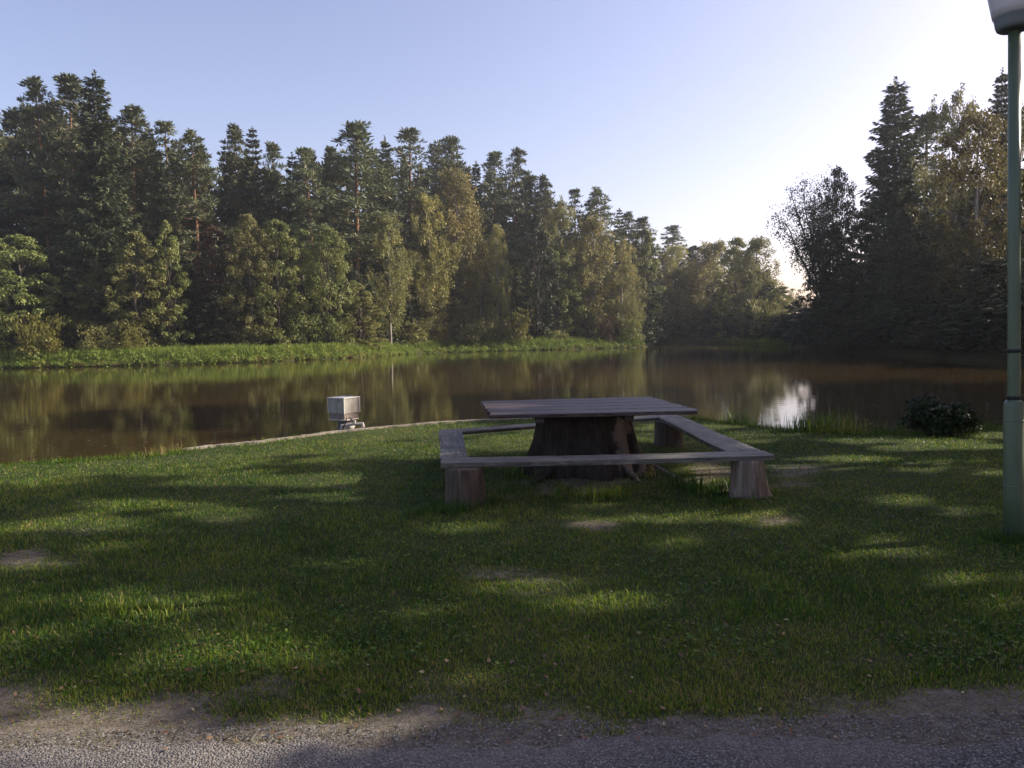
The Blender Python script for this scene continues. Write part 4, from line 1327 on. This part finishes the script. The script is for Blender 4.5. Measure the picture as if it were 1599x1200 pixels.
# density falls off with distance as the blades shrink on the picture
n = 520000
v = rng.random(n)
y = 3.05 * (15.4 / 3.05) ** (v ** 0.92)
x = (rng.random(n) * 2 - 1) * (0.78 * y + 0.8)
d = sdist(x, y)
bare_ = bare_mask(x, y)
cl = fbm(x * 1.3, y * 1.3, 41); fine = fbm(x * 9, y * 9, 43, 3); lush = fbm(x * 0.45 + 9, y * 0.45, 44)
keep = (d > 0.02) & (rng.random(n) > np.clip(bare_ * 1.12 - 0.06, 0, 0.98)) & (rng.random(n) < 0.45 + 0.9 * fine)
# not under the stump or posts
for c, r in ((stump_c, .72), (c1, .2), (c2, .2), (c3, .2), (c4, .14), (base[:2], .07)):
    keep &= ((x - c[0]) ** 2 + (y - c[1]) ** 2) > r * r
x, y, d, cl, fine, lush, bare_ = [q[keep] for q in (x, y, d, cl, fine, lush, bare_)]
n = len(x)
P = np.stack([x, y, ground_z(x, y, d) - 0.004], -1)
H = (0.016 + 0.036 * sstep(0.3, 0.75, cl) * rng.random(n) ** 1.5 + 0.018 * rng.random(n)) * (0.8 + 0.5 * lush) * (1 - 0.45 * bare_)
edge = sstep(0.45, 0.0, d); H *= 1 + 1.6 * edge * rng.random(n)
W = (0.0035 + 0.004 * rng.random(n)) * (0.75 + y / 13)
px_, py_ = to_px(P)
tn = np.clip(0.38 + 0.75 * (fbm(x * 0.9, y * 0.9, 45) - 0.5) + 0.5 * (fbm(x * 5, y * 5, 46) - 0.5) + 0.22 * rng.normal(size=n) + 0.3 * bare_ + 0.14 * sstep(4.8, 3.4, y), 0, 1)
tn = np.where(rng.random(n) < 0.05, 0.93 + 0.07 * rng.random(n), tn)
V, F, T_ = blades(rng, P, H, W, 1.0, tn)
ob('lawn_grass', mesh('lawn_grass', V, F, M_GRASS, False, {'tint': T_}), kind='stuff', label='short patchy lawn grass between the road and the pond', cat='grass')

# broad weeds (clover, plantain) low in the lawn
n = 26000
v = rng.random(n); y = 3.6 * (13 / 3.6) ** v; x = (rng.random(n) * 2 - 1) * (0.75 * y + 0.5)
keep = (sdist(x, y) > 0.2) & (rng.random(n) > bare_mask(x, y)) & (fbm(x * 1.8, y * 1.8, 47) > 0.52)
x, y = x[keep], y[keep]; n = len(x)
P = np.stack([x, y, ground_z(x, y) + rng.uniform(0.01, 0.045, n)], -1)
D = np.stack([rng.normal(size=n), rng.normal(size=n), rng.uniform(0, .5, n)], -1)
s = rng.uniform(0.012, 0.034, n)
V, F = kites(P, D, np.array([0, 0, 1.0]) + rng.normal(size=(n, 3)) * 0.3, s, s * 0.8, 0.5)
ob('lawn_weeds', mesh('lawn_weeds', V, F, M_GRASS, False, {'tint': np.repeat(rng.uniform(0.1, 0.6, n), 4)}), kind='stuff', label='clover and plantain leaves low in the lawn', cat='weeds')

# weeds and dry stalks round the table foot, tussocks along posts, tuft on the kerb
def tuft_blades(spots, seed):
    rng = np.random.default_rng(seed); Ps, Hs, Ws, Ts = [], [], [], []
    for (cx, cy, r, nb, hh, tn) in spots:
        q = rng.normal(size=(nb, 2)) * r * 0.5
        X = cx + q[:, 0]; Yq = cy + q[:, 1]
        Ps.append(np.stack([X, Yq, np.maximum(ground_z(X, Yq), ZW) - 0.01], -1)); Hs.append(hh * rng.uniform(0.4, 1.1, nb)); Ws.append(rng.uniform(0.005, 0.011, nb)); Ts.append(np.clip(tn + rng.normal(size=nb) * 0.12, 0, 1))
    return blades(rng, np.vstack(Ps), np.concatenate(Hs), np.concatenate(Ws), 0.7, np.concatenate(Ts), True)


sp = []
for (px, py, r, nb, hh, tn) in [(705, 800, .25, 240, .16, .15), (660, 805, .2, 120, .12, .2), (760, 790, .3, 160, .12, .2), (820, 765, .35, 160, .14, .2), (1100, 770, .3, 240, .2, .15), (1065, 760, .25, 160, .2, .2), (1130, 788, .2, 120, .12, .15),
                                  (930, 778, .22, 140, .16, .6), (880, 770, .25, 120, .14, .45), (960, 772, .2, 90, .14, .6), (1014, 746, .06, 30, .24, .9), (800, 742, .2, 60, .2, .5), (850, 745, .2, 60, .18, .5), (1560, 845, .15, 120, .12, .15), (1600, 842, .15, 100, .12, .2),
                                  (170, 958, .18, 130, .09, .6), (240, 960, .2, 150, .09, .7), (1250, 960, .2, 120, .08, .35), (430, 1010, .2, 130, .07, .4), (1140, 960, .2, 110, .07, .4), (960, 945, .25, 150, .08, .6)]:
    g_ = G(px, py); sp.append((g_[0], g_[1], r, nb, hh, tn))
V, F, T_ = tuft_blades(sp, 5)
ob('weed_tufts', mesh('weed_tufts', V, F, M_GRASS, False, {'tint': T_}), kind='stuff', label='longer weeds and dry stalks round the table posts and in the lawn', cat='weeds')

# shore fringe on the left and right near shore
rng = np.random.default_rng(23)
n = 26000
ii = rng.integers(0, len(POLY) - 1, n * 3)
seglen = np.linalg.norm(np.roll(POLY, -1, 0) - POLY, axis=1)
idxn = [i for i in range(len(POLY)) if POLY[i, 1] < 22 and POLY[(i + 1) % len(POLY), 1] < 22 and abs(POLY[i, 0]) < 22]
pr = seglen[idxn] / seglen[idxn].sum()
si = rng.choice(idxn, n, p=pr); tt = rng.random(n)
A = POLY[si]; B = POLY[(si + 1) % len(POLY)]
q = A * (1 - tt)[:, None] + B * tt[:, None]
e_ = unit(B - A); nr = np.stack([e_[:, 1], -e_[:, 0]], -1)
q = q + nr * (np.abs(rng.normal(size=n)) * 0.12 - 0.04)[:, None]
x, y = q[:, 0], q[:, 1]
px_, py_ = to_px(np.stack([x, y, 0 * x], -1))
on_kerb = (px_ > 292) & (px_ < 840)
thin = on_kerb & (rng.random(n) < 0.9)
k = ~thin; x, y, px_ = x[k], y[k], px_[k]; n = len(x)
H = rng.uniform(0.03, 0.12, n) * (0.6 + 0.9 * fbm(x * 2, y * 2, 50))
H = np.where((px_ > 292) & (px_ < 840), H * 0.7, H)
P = np.stack([x, y, np.maximum(ground_z(x, y), -0.1) - 0.01], -1)
V, F, T_ = blades(rng, P, H, rng.uniform(0.006, 0.012, n), 1.0, np.clip(0.45 + 0.2 * rng.normal(size=n), 0, 1))
ob('shore_grass', mesh('shore_grass', V, F, M_GRASS, False, {'tint': T_}), kind='stuff', label='ragged fringe of grass along the near shore', cat='grass')

# things one can point at: grass clumps at the shore
def shore_clump(px, py, r, nb, hh, tn, label, lean=0.8, w=(0.006, 0.014)):
    rng = np.random.default_rng(int(px))
    g_ = G(px, py); q = rng.normal(size=(nb, 2)) * np.array([r, r * .45]) * .5
    P = np.stack([q[:, 0], q[:, 1], np.full(nb, -0.06)], -1)
    V, F, T_ = blades(rng, P, hh * rng.uniform(0.4, 1.1, nb), rng.uniform(*w, nb), lean, np.clip(tn + rng.normal(size=nb) * 0.13, 0, 1), True)
    ob('grass_clump', mesh('grass_clump', V, F, M_GRASS, False, {'tint': T_}), label=label, cat='grass clump', loc=(g_[0], g_[1], 0))


shore_clump(1284, 674, .6, 210, .52, .35, 'tall green grass clump at the shore before the bright reflection', .7)
shore_clump(1257, 673, .3, 150, .45, .35, 'small grass clump left of the tallest clump at the shore', .7)
shore_clump(1318, 676, .5, 170, .42, .75, 'yellowed bending grass clump at the shore right of the green one', 1.3)
shore_clump(1155, 662, .45, 130, .42, .4, 'green grass clump at the shore right of the table', .8)
shore_clump(1385, 678, .4, 130, .3, .4, 'loose grass clump at the shore left of the round bush', .9)
shore_clump(1530, 668, .35, 130, .26, .45, 'short grass clump at the shore right of the round bush', .9)
shore_clump(1102, 656, .35, 110, .38, .92, 'dry brown stalks at the shore beside the table corner', .7, (.004, .008))
shore_clump(262, 706, .34, 130, .24, .97, 'straw-coloured dry grass clump where the kerb begins', 1.1, (.004, .008))
shore_clump(578, 668, .25, 60, .12, .7, 'small dry tuft on the kerb right of the metal box', .9, (.004, .008))
shore_clump(412, 690, .25, 60, .18, .8, 'thin dry stalks on the kerb left of the metal box', .5, (.004, .007))

# round dark bush at the right shore
g_ = G(1462, 676)
e = empty('shrub', (g_[0], g_[1], -0.05), 'round dark leafy bush at the near shore left of the lamp post', 'shrub')
(V, F, t), parts = make_bush(307, 0.66, 0.6, 46, 300, 0.055, 0.0)
V[:, 0] *= 0.92
ob('crown', mesh('near_bush', V, F, leaf_mat('glossy_dark_leaves', (0.008, 0.016, 0.004), (0.02, 0.034, 0.008), (0.045, 0.06, 0.018), 0.15, 3, 0.5, 0.15), False, {'tint': t}), e)
ob('trunk', safe_mesh('near_bush_stems', parts, B_GREY), e)

# far bank grass belt
a = N('bank_grass')
col = a.ramp(a.attr('tint'), [(0.0, (0.06, 0.105, 0.014)), (0.5, (0.14, 0.2, 0.032)), (0.85, (0.24, 0.27, 0.05)), (1.0, (0.26, 0.17, 0.08))])
p = a.bsdf(col, 0.55, 0.25); t = a.n('BsdfTranslucent'); a.l(col, t.inputs[0]); m = a.n('MixShader'); m.inputs[0].default_value = 0.4
a.l(p.outputs[0], m.inputs[1]); a.l(t.outputs[0], m.inputs[2]); M_BANK = a.done(m)


def bank_belt(name, P0, dep, hgt, nb, seed, label):
    rng = np.random.default_rng(seed)
    P0 = np.asarray(P0); L = np.linalg.norm(np.diff(P0, axis=0), axis=1); cum = np.concatenate([[0], np.cumsum(L)])
    s = rng.random(nb) * cum[-1]; X = np.interp(s, cum, P0[:, 0]); Yq = np.interp(s, cum, P0[:, 1])
    off = rng.random(nb) * dep - 0.15
    Yq = Yq + off * 0.9; X = X - off * 0.35
    d_ = sdist(X, Yq)
    Z = np.maximum(ground_z(X, Yq, d_), ZW) - 0.03
    cl = fbm(X * 0.5, Yq * 0.5, seed); cl2 = fbm(X * 1.6, Yq * 1.6, seed + 3)
    H = hgt * (0.45 + 0.8 * cl) * rng.uniform(0.4, 1.1, nb) * (0.5 + 0.9 * cl2) * (0.5 + 0.5 * sstep(0, 1.5, off))
    tn = np.clip(0.45 + 0.9 * (cl2 - 0.5) + 0.18 * rng.normal(size=nb), 0, 0.93)
    low_b = (off < 0.35) & (fbm(X * 0.7, Yq * 0.7, seed + 8) > 0.5); tn = np.where(low_b & (rng.random(nb) < .6), 1.0, tn)
    V, F, T_ = blades(rng, np.stack([X, Yq, Z], -1), H, rng.uniform(0.03, 0.075, nb), 0.9, tn)
    ob(name, mesh(name, V, F, M_BANK, False, {'tint': T_}), kind='stuff', label=label, cat='grass')


def bank_herbs(name, P0, ncl, seed, label):
    rng = np.random.default_rng(seed)
    P0 = np.asarray(P0); L = np.linalg.norm(np.diff(P0, axis=0), axis=1); cum = np.concatenate([[0], np.cumsum(L)])
    s = rng.random(ncl) * cum[-1]; X = np.interp(s, cum, P0[:, 0]); Yq = np.interp(s, cum, P0[:, 1])
    off = np.abs(rng.normal(size=ncl)) * 1.1 - 0.35
    X = X - off * 0.35; Yq = Yq + off * 0.9
    Z = np.maximum(ground_z(X, Yq), ZW) + rng.uniform(0.05, 0.5, ncl) * (0.4 + sstep(0, 1, off))
    V, F, t = clump_leaves(rng, np.stack([X, Yq, Z], -1), rng.uniform(0.2, 0.5, ncl), 34, 0.15, 0.11, up=0.8, flat=0.9)
    ob(name, mesh(name, V, F, M_BANK, False, {'tint': np.clip(t * 0.95 + 0.02, 0, 1)}), kind='stuff', label=label, cat='herbs')


def fp(px, py): return G(px, py, ZW)[:2]


bank_belt('bank_grass', [(-75, 58)] + [fp(*p) for p in [(0, 576), (150, 573), (280, 570), (400, 566), (560, 559), (650, 552.5)]], 5.5, 1.0, 60000, 301, 'tall bright green grass and nettles on the far left bank')
bank_herbs('bank_herbs', [(-75, 58)] + [fp(*p) for p in [(0, 576), (150, 573), (280, 570), (400, 566), (560, 559), (650, 552.5), (850, 547), (1008, 542.5)]], 1000, 331, 'leafy herbs and nettles hanging over the water of the far bank')
bank_belt('reed_bank', [fp(*p) for p in [(645, 552), (700, 550), (850, 547), (1008, 542.5)]], 4.5, 0.95, 26000, 311, 'bright green reeds below the birches in the middle distance')
bank_belt('far_bay_grass', [fp(*p) for p in [(1020, 538), (1085, 536.8), (1150, 537.5), (1238, 541)]], 4, 1.3, 12000, 321, 'bright grass tongue at the far end of the pond')

# floating leaves on the pond, fallen leaves on the verge
a = N('dead_leaf')
DL = a.done(a.bsdf(a.ramp(a.attr('tint'), [(0, (0.05, 0.026, 0.015)), (0.5, (0.12, 0.065, 0.035)), (0.85, (0.2, 0.13, 0.07)), (1, (0.34, 0.28, 0.16))]), 0.6, 0.3))


def litter(name, P, s, label, cat, tilt=0.25):
    n = len(P)
    D = np.stack([rng.normal(size=n), rng.normal(size=n), rng.normal(size=n) * tilt * .6], -1)
    V, F = kites(P, D, np.array([0, 0, 1.0]) + rng.normal(size=(n, 3)) * tilt, s, s * 0.7, 0.45)
    ob(name, mesh(name, V, F, DL, False, {'tint': np.repeat(rng.random(n), 4)}), kind='stuff', label=label, cat=cat)


n = 900
px = rng.uniform(-60, 1500, n); py = 590 + 130 * rng.random(n) ** 0.7
P = G(px, py, ZW + 0.006); k = sdist(P[:, 0], P[:, 1]) < -0.3; P = P[k]
litter('floating_leaves', P, rng.uniform(0.03, 0.08, len(P)), 'small yellowed leaves floating on the brown water', 'leaves', 0.05)
n = 700
y = np.concatenate([rng.uniform(3.0, 4.3, 420), rng.uniform(4.2, 11, 280)]); x = (rng.random(n) * 2 - 1) * (0.75 * y)
P = np.stack([x, y, 0.012 + 0.012 * rng.random(n)], -1); k = sdist(x, y) > .3; P = P[k]
litter('fallen_leaves', P, rng.uniform(0.01, 0.034, len(P)), 'brown fallen leaves scattered on the verge and lawn', 'leaves', 0.5)
if HAZE > 0: add_haze()
